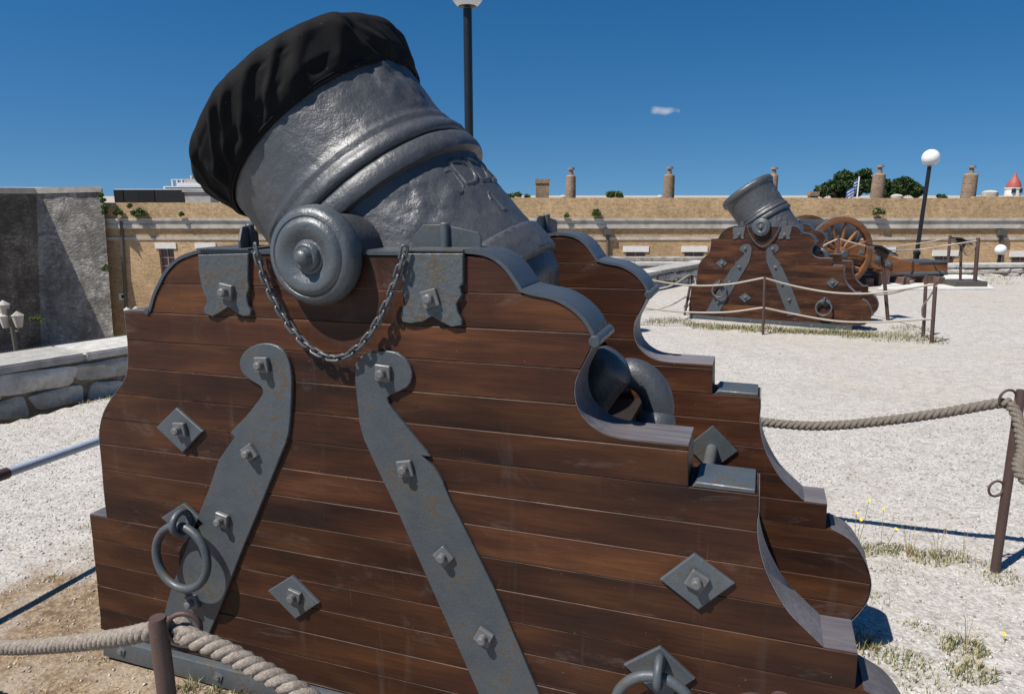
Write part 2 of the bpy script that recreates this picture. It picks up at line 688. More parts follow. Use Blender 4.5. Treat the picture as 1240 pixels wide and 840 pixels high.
# rope
b = NB('weathered_rope')
co = b.co()
n1 = b.noise(co, 60, 6, 0.7)
n2 = b.noise(co, 260, 4, 0.6, 1.0)
c = b.mix(b.ramp(n1, [(0.3, 0.0), (0.7, 1.0)]), (0.19, 0.155, 0.125), (0.42, 0.37, 0.32))
c = b.mix(b.ramp(n2, [(0.4, 0.55), (0.6, 0.0)]), c, (0.10, 0.08, 0.06))
M['rope'] = b.done(c, 0.95, b.bump(n2, 0.8, 0.004), spec=0.1)
M['rope_dark'] = mat_plain('grey_rope', (0.16, 0.135, 0.11), 0.95, 0.6, 160, 0.45)
M['rope_pale'] = mat_plain('pale_thin_rope', (0.36, 0.32, 0.27), 0.95, 0.5, 120, 0.3)

# gravel ground with straw coloured bare earth
b = NB('gravel')
co = b.co()
big = b.noise(co, 0.35, 5, 0.6, 0.4)
mid = b.noise(co, 3.0, 5, 0.6)
fine = b.noise(co, 34, 6, 0.7)
v = b.node('ShaderNodeTexVoronoi')
v.inputs['Scale'].default_value = 62
b.l.new(co, v.inputs['Vector'])
v2 = b.node('ShaderNodeTexVoronoi')
v2.inputs['Scale'].default_value = 24
b.l.new(co, v2.inputs['Vector'])
stone = b.mix(b.ramp(v.outputs['Color'], [(0.1, 0.0), (0.9, 1.0)]), (0.335, 0.31, 0.285), (0.53, 0.51, 0.48))
stone = b.mix(b.ramp(v.outputs['Distance'], [(0.25, 0.0), (0.75, 0.8)]), stone, (0.19, 0.168, 0.145))
stone = b.mix(b.ramp(fine, [(0.35, 0.0), (0.65, 0.65)]), stone, (0.51, 0.49, 0.46))
stone = b.mix(b.ramp(big, [(0.42, 0.0), (0.66, 0.60)]), stone, (0.375, 0.34, 0.29))
stone = b.mix(b.ramp(b.noise(b.co((1, 0.45, 1)), 1.1, 6, 0.7, 0.6), [(0.56, 0.0), (0.74, 0.5)]), stone, (0.33, 0.295, 0.245))
stone = b.mix(b.ramp(mid, [(0.58, 0.0), (0.74, 0.35)]), stone, (0.28, 0.24, 0.185))
stone = b.mix(1.0, stone, b.ramp(b.noise(co, 11, 4, 0.7), [(0.30, 0.80), (0.5, 1.0), (0.68, 1.10)]), 'MULTIPLY')
# trodden sandy earth by the left end of the near carriage
sep = b.node('ShaderNodeSeparateXYZ')
b.l.new(co, sep.inputs[0])
dx = b.math('MULTIPLY', b.math('ADD', sep.outputs[0], 1.55), 0.62)
dy = b.math('MULTIPLY', b.math('ADD', sep.outputs[1], -1.75), 0.60)
dd = b.math('ADD', b.math('MULTIPLY', dx, dx), b.math('MULTIPLY', dy, dy))
wob = b.math('MULTIPLY', b.math('ADD', b.noise(co, 2.6, 6, 0.7), -0.5), 1.5)
em = b.ramp(b.math('ADD', dd, wob), [(0.42, 1.0), (0.75, 0.0)])
earth = b.mix(b.ramp(fine, [(0.38, 0.0), (0.62, 1.0)]), (0.135, 0.090, 0.055), (0.34, 0.255, 0.170))
earth = b.mix(b.ramp(b.noise(co, 90, 4, 0.7), [(0.42, 0.55), (0.56, 0.0)]), earth, (0.10, 0.065, 0.038))
earth = b.mix(b.ramp(mid, [(0.45, 0.0), (0.65, 0.5)]), earth, (0.36, 0.31, 0.25))
earth = b.mix(b.ramp(v2.outputs['Distance'], [(0.02, 0.8), (0.14, 0.0)]), earth, (0.45, 0.42, 0.37))
col = b.mix(em, stone, earth)
h = b.math('ADD', b.math('MULTIPLY', v.outputs['Distance'], -0.6), b.math('MULTIPLY', fine, 0.7))
nr = b.bump(h, 0.55, 0.012)
nr = b.bump(mid, 0.25, 0.03, nr)
M['gravel'] = b.done(col, 0.95, nr, spec=0.15)

M['pebble'] = mat_random_island('pebbles', [(0.0, (0.17, 0.145, 0.125)), (0.15, (0.30, 0.27, 0.24)), (0.6, (0.44, 0.42, 0.39)), (1.0, (0.54, 0.52, 0.49))], 0.9)
M['grass'] = mat_random_island('dry_grass', [(0.0, (0.085, 0.115, 0.040)), (0.35, (0.15, 0.17, 0.065)), (0.55, (0.33, 0.28, 0.14)), (1.0, (0.52, 0.44, 0.27))], 0.8, 0.2, 0.25)
M['straw'] = mat_random_island('straw_litter', [(0.0, (0.20, 0.13, 0.07)), (0.5, (0.38, 0.28, 0.15)), (1.0, (0.55, 0.45, 0.28))], 0.85, 0.2, 0.15)
M['leaf'] = mat_random_island('leaf_green', [(0.0, (0.04, 0.07, 0.02)), (0.5, (0.085, 0.13, 0.035)), (1.0, (0.17, 0.20, 0.07))], 0.6, 0.3, 0.25)
M['pine'] = mat_random_island('pine_needles', [(0.0, (0.018, 0.038, 0.013)), (0.5, (0.038, 0.070, 0.022)), (1.0, (0.075, 0.105, 0.035))], 0.7, 0.2, 0.15)
M['yellow'] = mat_plain('yellow_petals', (0.75, 0.55, 0.02), 0.6)
M['bark'] = mat_plain('bark', (0.09, 0.06, 0.04), 0.9, 0.4)

M['brick'] = mat_brick('yellow_brick', [(0.50, 0.335, 0.18), (0.31, 0.19, 0.092), (0.55, 0.40, 0.245)], (0.47, 0.36, 0.235), 0.27, 0.088, 0.9)
M['chim'] = mat_brick('chimney_brick', [(0.27, 0.185, 0.125), (0.17, 0.11, 0.075), (0.31, 0.23, 0.165)], (0.30, 0.24, 0.18), 0.28, 0.14, 0.6)


def mat_rubble_wall(name, lo, hi, joint, stretch=(3.4, 3.4, 6.2), stain=0.7):
    """coursed rubble too far off to pick stones apart"""
    b = NB(name)
    co = b.co(stretch)
    co1 = b.co()
    wv = b.node('ShaderNodeVectorMath', operation='ADD')
    nz_ = b.node('ShaderNodeTexNoise')
    nz_.inputs['Scale'].default_value = 1.2
    b.l.new(co1, nz_.inputs['Vector'])
    b.l.new(co, wv.inputs[0])
    b.l.new(nz_.outputs['Color'], wv.inputs[1])
    v_ = b.node('ShaderNodeTexVoronoi')
    v_.inputs['Scale'].default_value = 1.0
    b.l.new(wv.outputs[0], v_.inputs['Vector'])
    ve = b.node('ShaderNodeTexVoronoi', feature='DISTANCE_TO_EDGE')
    ve.inputs['Scale'].default_value = 1.0
    b.l.new(wv.outputs[0], ve.inputs['Vector'])
    sp_ = b.node('ShaderNodeSeparateColor')
    b.l.new(v_.outputs['Color'], sp_.inputs[0])
    c_ = b.mix(sp_.outputs[0], lo, hi)
    n1 = b.noise(co1, 0.45, 7, 0.7, 0.8)
    n2 = b.noise(co1, 6.0, 6, 0.7)
    c_ = b.mix(b.ramp(n2, [(0.35, 0.0), (0.7, 0.6)]), c_, hi)
    c_ = b.mix(b.ramp(ve.outputs['Distance'], [(0.02, 0.8), (0.10, 0.0)]), c_, joint)
    vs_ = b.noise(b.co((1.4, 1.4, 0.16)), 1.6, 5, 0.65)
    c_ = b.mix(b.ramp(n1, [(0.42, stain), (0.60, 0.0)]), c_, [x * 0.42 for x in lo])
    c_ = b.mix(b.ramp(vs_, [(0.50, 0.0), (0.68, stain * 0.7)]), c_, [x * 0.5 for x in lo])
    nr = b.bump(ve.outputs['Distance'], 0.6, 0.07)
    nr = b.bump(n2, 0.5, 0.04, nr)
    return b.done(c_, 0.95, nr, spec=0.1)


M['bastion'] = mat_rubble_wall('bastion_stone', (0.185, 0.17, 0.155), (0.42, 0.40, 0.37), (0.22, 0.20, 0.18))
M['bastion_shade'] = mat_rubble_wall('bastion_shaded_stone', (0.12, 0.105, 0.092), (0.24, 0.22, 0.20), (0.08, 0.072, 0.062))  # darker copy of the bastion stone, with the face's shade in its colour
M['cornice'] = mat_stone('cornice_stone', (0.32, 0.29, 0.25), (0.50, 0.465, 0.42), 1.2, 0.5, 0.3, False)
M['coping'] = mat_stone('coping_concrete', (0.31, 0.295, 0.27), (0.47, 0.45, 0.42), 9, 0.3, 0.5)
M['rubble'] = mat_stone('rubble_stone', (0.36, 0.325, 0.275), (0.60, 0.565, 0.51), 7, 0.45, 0.9)
M['joint'] = mat_stone('lime_joint', (0.20, 0.155, 0.11), (0.34, 0.275, 0.20), 14, 0.5, 0.9, False)
M['farstone'] = mat_stone('far_parapet_stone', (0.17, 0.15, 0.125), (0.40, 0.37, 0.325), 3.5, 0.5, 0.8, False, 0.06)
M['pot'] = mat_plain('clay_pot', (0.20, 0.155, 0.125), 0.85, 0.2, 6, 0.25)
M['glass'] = mat_plain('window_glass', (0.018, 0.022, 0.030), 0.12, 0, 4, 0.2, None, 0.6)
M['frame'] = mat_plain('window_frame', (0.30, 0.16, 0.13), 0.6)
M['drain'] = mat_plain('drainpipe', (0.075, 0.070, 0.060), 0.6, 0.1)
M['black_shed'] = mat_plain('black_sheeting', (0.006, 0.0065, 0.009), 0.85, 0.1, 0.4, 0.35)
M['shed_grey'] = mat_plain('dark_sheeting', (0.012, 0.0125, 0.016), 0.85, 0.1, 0.4, 0.3)
M['ship'] = mat_plain('ship_white', (0.58, 0.59, 0.59), 0.5, 0, 2, 0.06)
M['reddome'] = mat_plain('red_dome', (0.30, 0.075, 0.06), 0.6, 0.1, 3, 0.2)
M['flag_blue'] = mat_plain('flag_blue', (0.015, 0.09, 0.36), 0.7)
M['slab'] = mat_stone('pale_slab', (0.45, 0.44, 0.42), (0.55, 0.54, 0.52), 2.0, 0.1, 0.2, False)
M['block'] = mat_plain('old_timber', (0.11, 0.065, 0.05), 0.85, 0.4, 12, 0.35)
M['lower'] = mat_stone('lower_yard', (0.28, 0.25, 0.20), (0.44, 0.40, 0.34), 0.5, 0.3, 0.2, False)

# ------------------------------------------------------------------ the setting
# terrace edge (plan), walked from the front left round to the right
EDGE = [(-9.0, -4.0), (-4.75, 4.4), (-3.3, 7.6), (2.2, 14.0), (5.05, 17.0), (40, 17.6), (60, -4.0)]


def inside(x, y, poly):
    r = False
    n = len(poly)
    for i in range(n):
        x1, y1 = poly[i]
        x2, y2 = poly[i - 1]
        if (y1 > y) != (y2 > y) and x < (x2 - x1) * (y - y1) / (y2 - y1) + x1:
            r = not r
    return r


def lower_z(x):
    t = max(0.0, min(1.0, (x + 8) / 10))
    return -8.5 + t * 5.2


def grid_sheet(name, xs, ys, zf, mat, keep):
    V, F, idx = [], [], {}
    for i in range(len(xs) - 1):
        for j in range(len(ys) - 1):
            if not keep((xs[i] + xs[i + 1]) / 2, (ys[j] + ys[j + 1]) / 2):
                continue
            q = []
            for a, c_ in ((i, j), (i + 1, j), (i + 1, j + 1), (i, j + 1)):
                if (a, c_) not in idx:
                    idx[a, c_] = len(V)
                    V.append((xs[a], ys[c_], zf(xs[a], ys[c_])))
                q.append(idx[a, c_])
            F.append(q)
    return obj(name, (V, F), mat, smooth=60)


def gz_rough(x, y):
    z = gz(x, y)
    d = math.hypot(x, y)
    if d < 14:
        z += 0.016 * noise.noise(Vector((x * 1.1, y * 1.1, 3))) + 0.007 * noise.noise(Vector((x * 4, y * 4, 7)))
    return z


xs = np.unique(np.concatenate([np.arange(-10, -4.5, 0.5), np.arange(-4.5, 5, 0.07), np.arange(5, 12, 0.3), np.arange(12, 61, 3)]))
ys = np.unique(np.concatenate([np.arange(-4, 0.6, 0.4), np.arange(0.6, 7, 0.07), np.arange(7, 18.2, 0.2)]))
g_ = grid_sheet('ground', [float(a) for a in xs], [float(a) for a in ys], gz_rough, M['gravel'],
                lambda x, y: inside(x, y, EDGE))
tag(g_, kind='structure')
# the ground far below and beyond, out to the horizon
V = []
far_x = [-4000, -600, -120, -60, -30, -12, -8, -4, 0, 2, 6, 20, 60, 150, 600, 4000]
far_y = [-60, -10, 2, 8, 14, 20, 30, 48, 90, 300, 1200, 5000]
lo_ = grid_sheet('lower_ground', far_x, far_y, lambda x, y: lower_z(x) if y < 60 else min(lower_z(x), -4.0), M['lower'], lambda x, y: True)
tag(lo_, kind='structure')
# retaining face of the terrace below its parapets
V, F = [], []
for i, (x, y) in enumerate(EDGE):
    V += [(x, y, gz(x, y) - 0.02), (x, y, -9.0)]
n = len(EDGE)
for i in range(n):
    j = (i + 1) % n
    F.append((2 * i, 2 * i + 1, 2 * j + 1, 2 * j))
tag(obj('terrace_wall', (V, F), M['farstone']), kind='structure')

# sky with one small cloud is in the world; the cloud direction
cl = wn.new('ShaderNodeTexCoord')
cdir = ray(803, 134).normalized()
cx = Vector((cdir.y, -cdir.x, 0)).normalized()
cz = cx.cross(cdir).normalized()


def wdot(vec):
    nd = wn.new('ShaderNodeVectorMath')
    nd.operation = 'DOT_PRODUCT'
    wl.new(cl.outputs['Generated'], nd.inputs[0])
    nd.inputs[1].default_value = vec
    return nd.outputs['Value']


def wmath(op, a, b_):
    nd = wn.new('ShaderNodeMath')
    nd.operation = op
    for i, q in ((0, a), (1, b_)):
        if hasattr(q, 'is_linked'):
            wl.new(q, nd.inputs[i])
        else:
            nd.inputs[i].default_value = q
    return nd.outputs[0]


wx = wmath('MULTIPLY', wdot(cx), 1 / 0.027)
wz0 = wmath('ADD', wdot(cz), -0.000)
wz = wmath('MULTIPLY', wz0, 1 / 0.0075)
r2 = wmath('ADD', wmath('MULTIPLY', wx, wx), wmath('MULTIPLY', wz, wz))
wnz = wn.new('ShaderNodeTexNoise')
wnz.inputs['Scale'].default_value = 75
wnz.inputs['Detail'].default_value = 6
wl.new(cl.outputs['Generated'], wnz.inputs['Vector'])
cm = wmath('SUBTRACT', wmath('ADD', 0.62, wmath('MULTIPLY', wmath('SUBTRACT', wnz.outputs[0], 0.5), 1.9)), r2)
front = wmath('GREATER_THAN', wdot(cdir), 0.5)
cm = wmath('MULTIPLY', cm, front)
mr = wn.new('ShaderNodeMapRange')
mr.inputs['From Min'].default_value = 0.0
mr.inputs['From Max'].default_value = 0.9
mr.inputs['To Max'].default_value = 0.62
wl.new(cm, mr.inputs['Value'])
wmx = wn.new('ShaderNodeMix')
wmx.data_type = 'RGBA'
wl.new(mr.outputs[0], wmx.inputs[0])
wl.new(w_sat.outputs[0], wmx.inputs[6])
wmx.inputs[7].default_value = (7.5, 7.5, 8.0, 1)
wl.new(wmx.outputs[2], w_bg.inputs['Color'])

# ------------------------------------------------------------------ the mortar on its timber carriage
S_ = SC
K = 0.2 * S_                                 # plank height


def zk(k):
    return BASE - K * k


def prof_px(pts, w=0.0):
    return [uv(x, y, w) for x, y in pts]


def far_uv(px, py):
    """pixel on the far mortar -> carriage frame (same carriage, other placing)"""
    d = ray(px, py)
    n_ = Vector((-math.sin(FAR_YAW), math.cos(FAR_YAW), 0))
    t = n_.dot(FAR_O) / n_.dot(d)
    p = d * t - FAR_O
    a = p.x * math.cos(FAR_YAW) + p.y * math.sin(FAR_YAW)
    b_ = p.z
    return (a * math.cos(FAR_TILT) + b_ * math.sin(FAR_TILT), -a * math.sin(FAR_TILT) + b_ * math.cos(FAR_TILT) + BASE)


# left and right outlines of a cheek as (x, z) going down, in runs between the ledges
L0 = prof_px([(243, 308), (225.8, 312), (214, 318.5), (202.6, 331), (195, 345), (189, 358), (185, 372), (183.2, 383)])
L2 = prof_px([(151.3, 383), (152.3, 396), (154.6, 415.5), (155, 440), (153.8, 449.7), (151.3, 459), (144.5, 470), (134.8, 482.6),
              (127, 496), (122.8, 507.7), (120.5, 521), (120.3, 533), (121.7, 548), (123.6, 567.7), (125.5, 593), (128.6, 622)])
L10 = prof_px([(108, 620), (111.6, 650), (114.5, 681), (118.4, 716), (121.3, 749), (124, 775)])
R0 = prof_px([(563, 307), (585, 310), (600, 317), (612, 328), (622, 342), (629.5, 353.8), (646.7, 358.6), (668, 363), (684.8, 371), (698, 381), (707.6, 392),
              (713.5, 402), (716, 411), (714.5, 422.6), (705.8, 440), (698, 455.5), (695, 469), (696, 486), (702, 501), (709, 510), (717.4, 517.7), (732.9, 526.5),
              (756, 532), (785, 535), (833.5, 538), (833.5, 585.5)])
R6 = prof_px([(918.5, 598), (918, 620), (916, 637), (918, 660), (925, 687), (936.7, 713), (953, 740), (973, 761), (997.7, 779.5)])
R10 = prof_px([(1039, 790), (1036, 829)])
R11 = [far_uv(*q) for q in [(1043.2, 361.2), (1048.7, 365.5), (1052.6, 370.7), (1054.9, 377.3), (1054.6, 382.5), (1052.6, 387), (1047.4, 393), (1040, 398)]]


def run(pts, z_top, z_bot):
    """clean a run: strictly falling z, end points pinned"""
    out = []
    z = z_top
    pts = list(pts)
    for i, (x, zz) in enumerate(pts):
        if i == 0:
            zz = z_top
        elif i == len(pts) - 1:
            zz = z_bot
        zz = max(z_bot, min(z, zz))
        if i and zz > z - 0.0005:
            zz = z - 0.0005
        out.append((x, zz))
        z = zz
    return out


Z_BOT = zk(15)
LEFT = [(0, 2, run(L0, zk(0), zk(2))), (2, 10, run(L2, zk(2), zk(10))), (10, 15, run(L10, zk(10), Z_BOT))]
RIGHT = [(0, 6, run(R0, zk(0), zk(6))), (6, 10, run(R6, zk(6), zk(10))), (10, 11, run(R10, zk(10), zk(11))), (11, 15, run(R11, zk(11), Z_BOT))]


def side(runs, k0, z_hi, z_lo):
    for a, b_, pts in runs:
        if a <= k0 < b_:
            break

    def x_at(z):
        for (x1, z1), (x2, z2) in zip(pts, pts[1:]):
            if z1 >= z >= z2:
                return x1 + (x2 - x1) * (z1 - z) / max(1e-9, z1 - z2)
        return pts[0][0] if z > pts[0][1] else pts[-1][0]
    mid = [(x, z) for x, z in pts if z_lo + 0.001 < z < z_hi - 0.001]
    return [(x_at(z_hi), z_hi)] + mid + [(x_at(z_lo), z_lo)]


plank_meshes = []
for k in range(15):
    gap = 0.0007 + 0.0006 * random.random()
    zh, zl = zk(k) - gap, zk(k + 1) + gap
    l = side(LEFT, k, zh, zl)
    r = side(RIGHT, k, zh, zl)
    poly = l + r[::-1]
    off = 0.0009 * math.sin(k * 2.3)
    bm = prism(poly, 0.0 + off, T_CH + off, 0.0014, 1)
    plank_meshes.append(bm_mesh('plank', bm, M['plank'], 30))
# core board, a little smaller than the planks, closes the joints from behind
core_l = [p for a, b_, pts in LEFT for p in pts]
core_r = [p for a, b_, pts in RIGHT for p in pts]


def inset(runs, s):
    return [(x + s * 0.012, z - 0.006) for a, b_, pts in runs for (x, z) in pts]


core_poly = inset(LEFT, 1) + inset(RIGHT, -1)[::-1]
core_bm = prism(core_poly, 0.0028, T_CH - 0.0028)
core_mesh = bm_mesh('cheek', core_bm, M['filler'])

# bent iron capping along the humps
cap_l = run(L0, zk(0), zk(2))
cap_r = [p for p in run(R0, zk(0), zk(6))][:14]


def strip_mesh(path, y0, y1, th):
    """iron strap of thickness th lying on a path in the xz plane (outside on the left of travel)"""
    V_, F_ = [], []
    m = len(path)
    for i, (x, z) in enumerate(path):
        a = path[max(0, i - 1)]
        c_ = path[min(m - 1, i + 1)]
        tx, tz = c_[0] - a[0], c_[1] - a[1]
        ln = math.hypot(tx, tz)
        nx, nz = -tz / ln, tx / ln
        for s in (0.001, th):
            for y in (y0, y1):
                V_.append((x + nx * s, y, z + nz * s))
    for i in range(m - 1):
        a, c_ = 4 * i, 4 * i + 4
        F_ += [(a, c_, c_ + 1, a + 1), (a + 2, a + 3, c_ + 3, c_ + 2), (a, a + 2, c_ + 2, c_), (a + 1, c_ + 1, c_ + 3, a + 3)]
    F_ += [(0, 1, 3, 2), (4 * m - 4, 4 * m - 2, 4 * m - 1, 4 * m - 3)]
    return V_, F_


def dense(path, n=4):
    return [(p.x, p.z) for p in smooth_path([(x, 0, z) for x, z in path], n)]


cap_path = dense(cap_l[::-1] + [(x, zk(0)) for x in np.linspace(cap_l[0][0] + 0.06, R0[0][0] - 0.05, 9)], 3)
hump1 = dense([R0[0]] + R0[1:6], 4)
hump2 = dense(R0[5:13], 4)
cap_full = cap_path + [(x, z) for x, z in hump1][0:] + hump2[1:]
# curl where the strap ends
xe, ze = cap_full[-1]
cap_meshes = []
sv = strip_mesh(cap_full, -0.004, T_CH + 0.006, 0.011)
roll_r = move(lathe([(0, 0.013), (0.003, 0.0155), (T_CH + 0.03, 0.0155), (T_CH + 0.033, 0.013)], 14, 'y'), Matrix.Translation((xe + 0.010, -0.012, ze - 0.004)))
xs0, zs0 = cap_full[0]
roll_l = move(lathe([(0, 0.009), (T_CH + 0.012, 0.009)], 12, 'y'), Matrix.Translation((xs0 - 0.012, -0.006, zs0 + 0.004)))
cap_mesh = data_mesh('capping_strip', *join(sv, roll_r, roll_l), M['capstrip'], 35)

# thin grey strips along the stepped tail and head of the cheek
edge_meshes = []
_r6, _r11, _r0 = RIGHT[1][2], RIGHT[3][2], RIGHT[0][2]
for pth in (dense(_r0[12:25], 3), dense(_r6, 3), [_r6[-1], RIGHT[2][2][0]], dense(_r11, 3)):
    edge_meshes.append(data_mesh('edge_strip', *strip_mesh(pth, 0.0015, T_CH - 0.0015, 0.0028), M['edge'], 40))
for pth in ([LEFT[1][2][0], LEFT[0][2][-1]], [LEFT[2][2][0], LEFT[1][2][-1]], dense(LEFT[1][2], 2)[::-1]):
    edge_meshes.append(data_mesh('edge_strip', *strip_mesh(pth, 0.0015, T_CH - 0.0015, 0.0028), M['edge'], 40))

# iron work on the outer face
STRAP_L = [(292.8, 438.8), (296, 429), (305.6, 419.6), (321.7, 414.8), (337.8, 418), (349, 429), (355.0, 448.5), (355.4, 480.6), (352, 522.9), (342.9, 548.6),
           (317, 612.9), (295.7, 664), (274, 720), (255, 767), (247, 785), (193, 773), (199, 752), (210, 711), (240, 630), (257, 587), (267.9, 555), (287, 528),
           (281.6, 522.9), (300, 503.6), (317, 482), (321, 473), (317.5, 466), (305.6, 459), (296, 450)]
STRAP_R = [(432.5, 440), (440, 430), (460, 424), (482.5, 426), (497.5, 440), (501, 455), (495, 467.5), (480, 475), (471, 481), (480, 497.5), (510, 535), (522.5, 551),
           (512.5, 550), (525, 562.5), (537.5, 580), (547.5, 605), (600, 710), (655, 840), (662, 857), (590, 858), (582.5, 840), (520, 700), (480, 610), (442.5, 530), (436, 495), (432.5, 460)]
PLATE_L = [(243.2, 308), (244, 326.4), (247, 344), (249, 351.6), (252.9, 359), (253.8, 365), (250, 373), (251, 378.7), (260.6, 382.6), (270, 377.7), (280, 370.6), (287.7, 376.8),
           (297.4, 382), (306, 381.6), (307.4, 374.8), (303, 367), (302, 357.4), (305, 347.7), (303.6, 340), (304.2, 306.5)]
PLATE_R = [(489.7, 306.5), (489.7, 342), (487.6, 350), (491, 357.6), (492.9, 367), (487.6, 379), (489.8, 388.6), (499, 390.7), (514.5, 388.6), (525, 382), (536, 388.6), (548.6, 394.8),
           (561, 393), (561.6, 385.5), (556, 376), (554.8, 367), (561.6, 356), (559, 346.8), (563, 342), (563, 306.5)]


def bolt_mesh(r=0.0135, h=0.034):
    nut = []
    s = r * 1.75
    bm = bmesh.new()
    bmesh.ops.create_cube(bm, size=1, matrix=Matrix.Translation((0, -0.007, 0)) @ Matrix.Rotation(0.35, 4, 'Y') @ Matrix.Diagonal((s * 2, 0.014, s * 2, 1)))
    bmesh.ops.bevel(bm, geom=bm.edges[:], offset=0.0022, segments=1, affect='EDGES')
    V_ = [v.co[:] for v in bm.verts]
    F_ = [tuple(v.index for v in f.verts) for f in bm.faces]
    bm.free()
    stem = lathe([(-0.012, r * 1.05), (-h * 0.9, r), (-h, r * 0.65)], 14, 'y')
    return data_mesh('bolt', *join((V_, F_), stem), M['bolt'], 35)


BOLT = bolt_mesh()
RING_R = 0.058


def torus(R_, r, nu=36, nv=10, squash=1.0):
    pts = [(R_ * math.cos(2 * math.pi * i / nu), 0, R_ * squash * math.sin(2 * math.pi * i / nu)) for i in range(nu)]
    return tube(pts, r, nv, True)


def px_prism(pts, th, w0, mat, name, bevel=0.0022, sm=True):
    poly = [uv(x, y, w0) for x, y in pts]
    if sm:
        poly = [(p.x, p.z) for p in smooth_path([(x, 0, z) for x, z in poly], 2, True)]
    return bm_mesh(name, prism(poly, w0 - th, w0 + 0.003, bevel, 1), mat, 40)


def bolt_on(part, px, py, w0, s=1.0):
    x, z = uv(px, py, w0)
    o = obj('bolt', BOLT, None, part, loc=(x, w0, z))
    o.rotation_euler = (0, random.uniform(-0.7, 0.7), 0)
    o.scale = (s, s * random.uniform(0.85, 1.1), s)
    return o


TH = math.radians(50.3)
BA = Vector((-math.cos(TH), 0, math.sin(TH)))
BN = Vector((math.sin(TH), 0, math.cos(TH)))
yv = Vector((0, 1, 0))


def barrel_profile(ext, rs):
    pr = [(0.85, 0.02), (0.85, 0.54), (1.22, 0.56), (1.255, 0.60), (1.265, 0.74), (1.26, 0.82), (1.225, 0.872), (1.16, 0.895), (1.09, 0.892), (1.04, 0.87), (1.01, 0.84), (0.97, 0.82),
          (0.90, 0.806), (0.80, 0.800), (0.70, 0.797), (0.60, 0.797), (0.53, 0.802), (0.505, 0.815), (0.485, 0.82), (0.46, 0.812), (0.44, 0.815), (0.41, 0.840), (0.375, 0.856), (0.34, 0.852), (0.326, 0.842), (0.318, 0.818), (0.308, 0.818), (0.300, 0.846), (0.285, 0.858),
          (0.23, 0.867), (0.190, 0.864), (0.166, 0.852), (0.156, 0.802), (0.12, 0.797), (0.0, 0.798), (-0.2, 0.803), (-0.40, 0.808), (-0.495, 0.810), (-0.506, 0.836), (-0.516, 0.848), (-0.60, 0.852), (-0.72, 0.848), (-0.735, 0.83), (-0.745, 0.80), (-0.80, 0.79),
          (-0.86, 0.77), (-0.98, 0.66), (-1.08, 0.52), (-1.15, 0.34), (-1.18, 0.02)]
    return [(t + ext * max(0.0, min(1.0, (t - 0.55) / 0.45)), r * rs) for t, r in pr]


def barrel_mesh(ext, rs):
    prof = barrel_profile(ext, rs)
    pd = []
    for (t1, r1), (t2, r2) in zip(prof, prof[1:]):
        m = max(1, int(math.hypot(t2 - t1, r2 - r1) / 0.022))
        for i in range(m):
            f_ = i / m
            pd.append((t1 + (t2 - t1) * f_, r1 + (r2 - r1) * f_))
    pd.append(prof[-1])
    NS = 250
    V_, F_ = [], []
    for t, r in pd:
        for k in range(NS):
            ph = 2 * math.pi * k / NS
            p = BA * (t * S_) + (BN * math.cos(ph) + yv * math.sin(ph)) * (r * S_)
            q = p * 7.0
            dn = 0.0026 * noise.noise(q) + 0.0019 * noise.noise(q * 3.1) + 0.0014 * noise.noise(q * 8)
            # worn cartouche on the reinforce and a torn crest near the muzzle
            dphi = math.atan2(math.sin(ph + 0.78), math.cos(ph + 0.78))
            if -0.34 < t < 0.10:
                e = (dphi / 0.46) ** 2 + ((t + 0.08) / 0.20) ** 2
                if e < 1:
                    dn += (1 - e) ** 0.6 * (0.002 + 0.007 * noise.noise(q * 2.6) + 0.008 * (0.35 - abs(noise.noise(q * 4.5))) + 0.004 * noise.noise(q * 11))
            if 0.50 < t < 1.0:
                d2 = math.atan2(math.sin(ph + 0.22), math.cos(ph + 0.22))
                e = (d2 / 0.26) ** 2 + ((t - 0.74) / 0.22) ** 2
                if e < 1:
                    dn += (1 - e) ** 0.4 * (0.010 + 0.010 * noise.noise(q * 2.4) + 0.014 * (0.35 - abs(noise.noise(q * 4.2))) + 0.004 * noise.noise(q * 12))
            V_.append(p + (BN * math.cos(ph) + yv * math.sin(ph)) * dn)
    for i in range(len(pd) - 1):
        for k in range(NS):
            l_ = (k + 1) % NS
            F_.append((i * NS + k, i * NS + l_, (i + 1) * NS + l_, (i + 1) * NS + k))
    return data_mesh('barrel', V_, F_, M['cast'], 45)


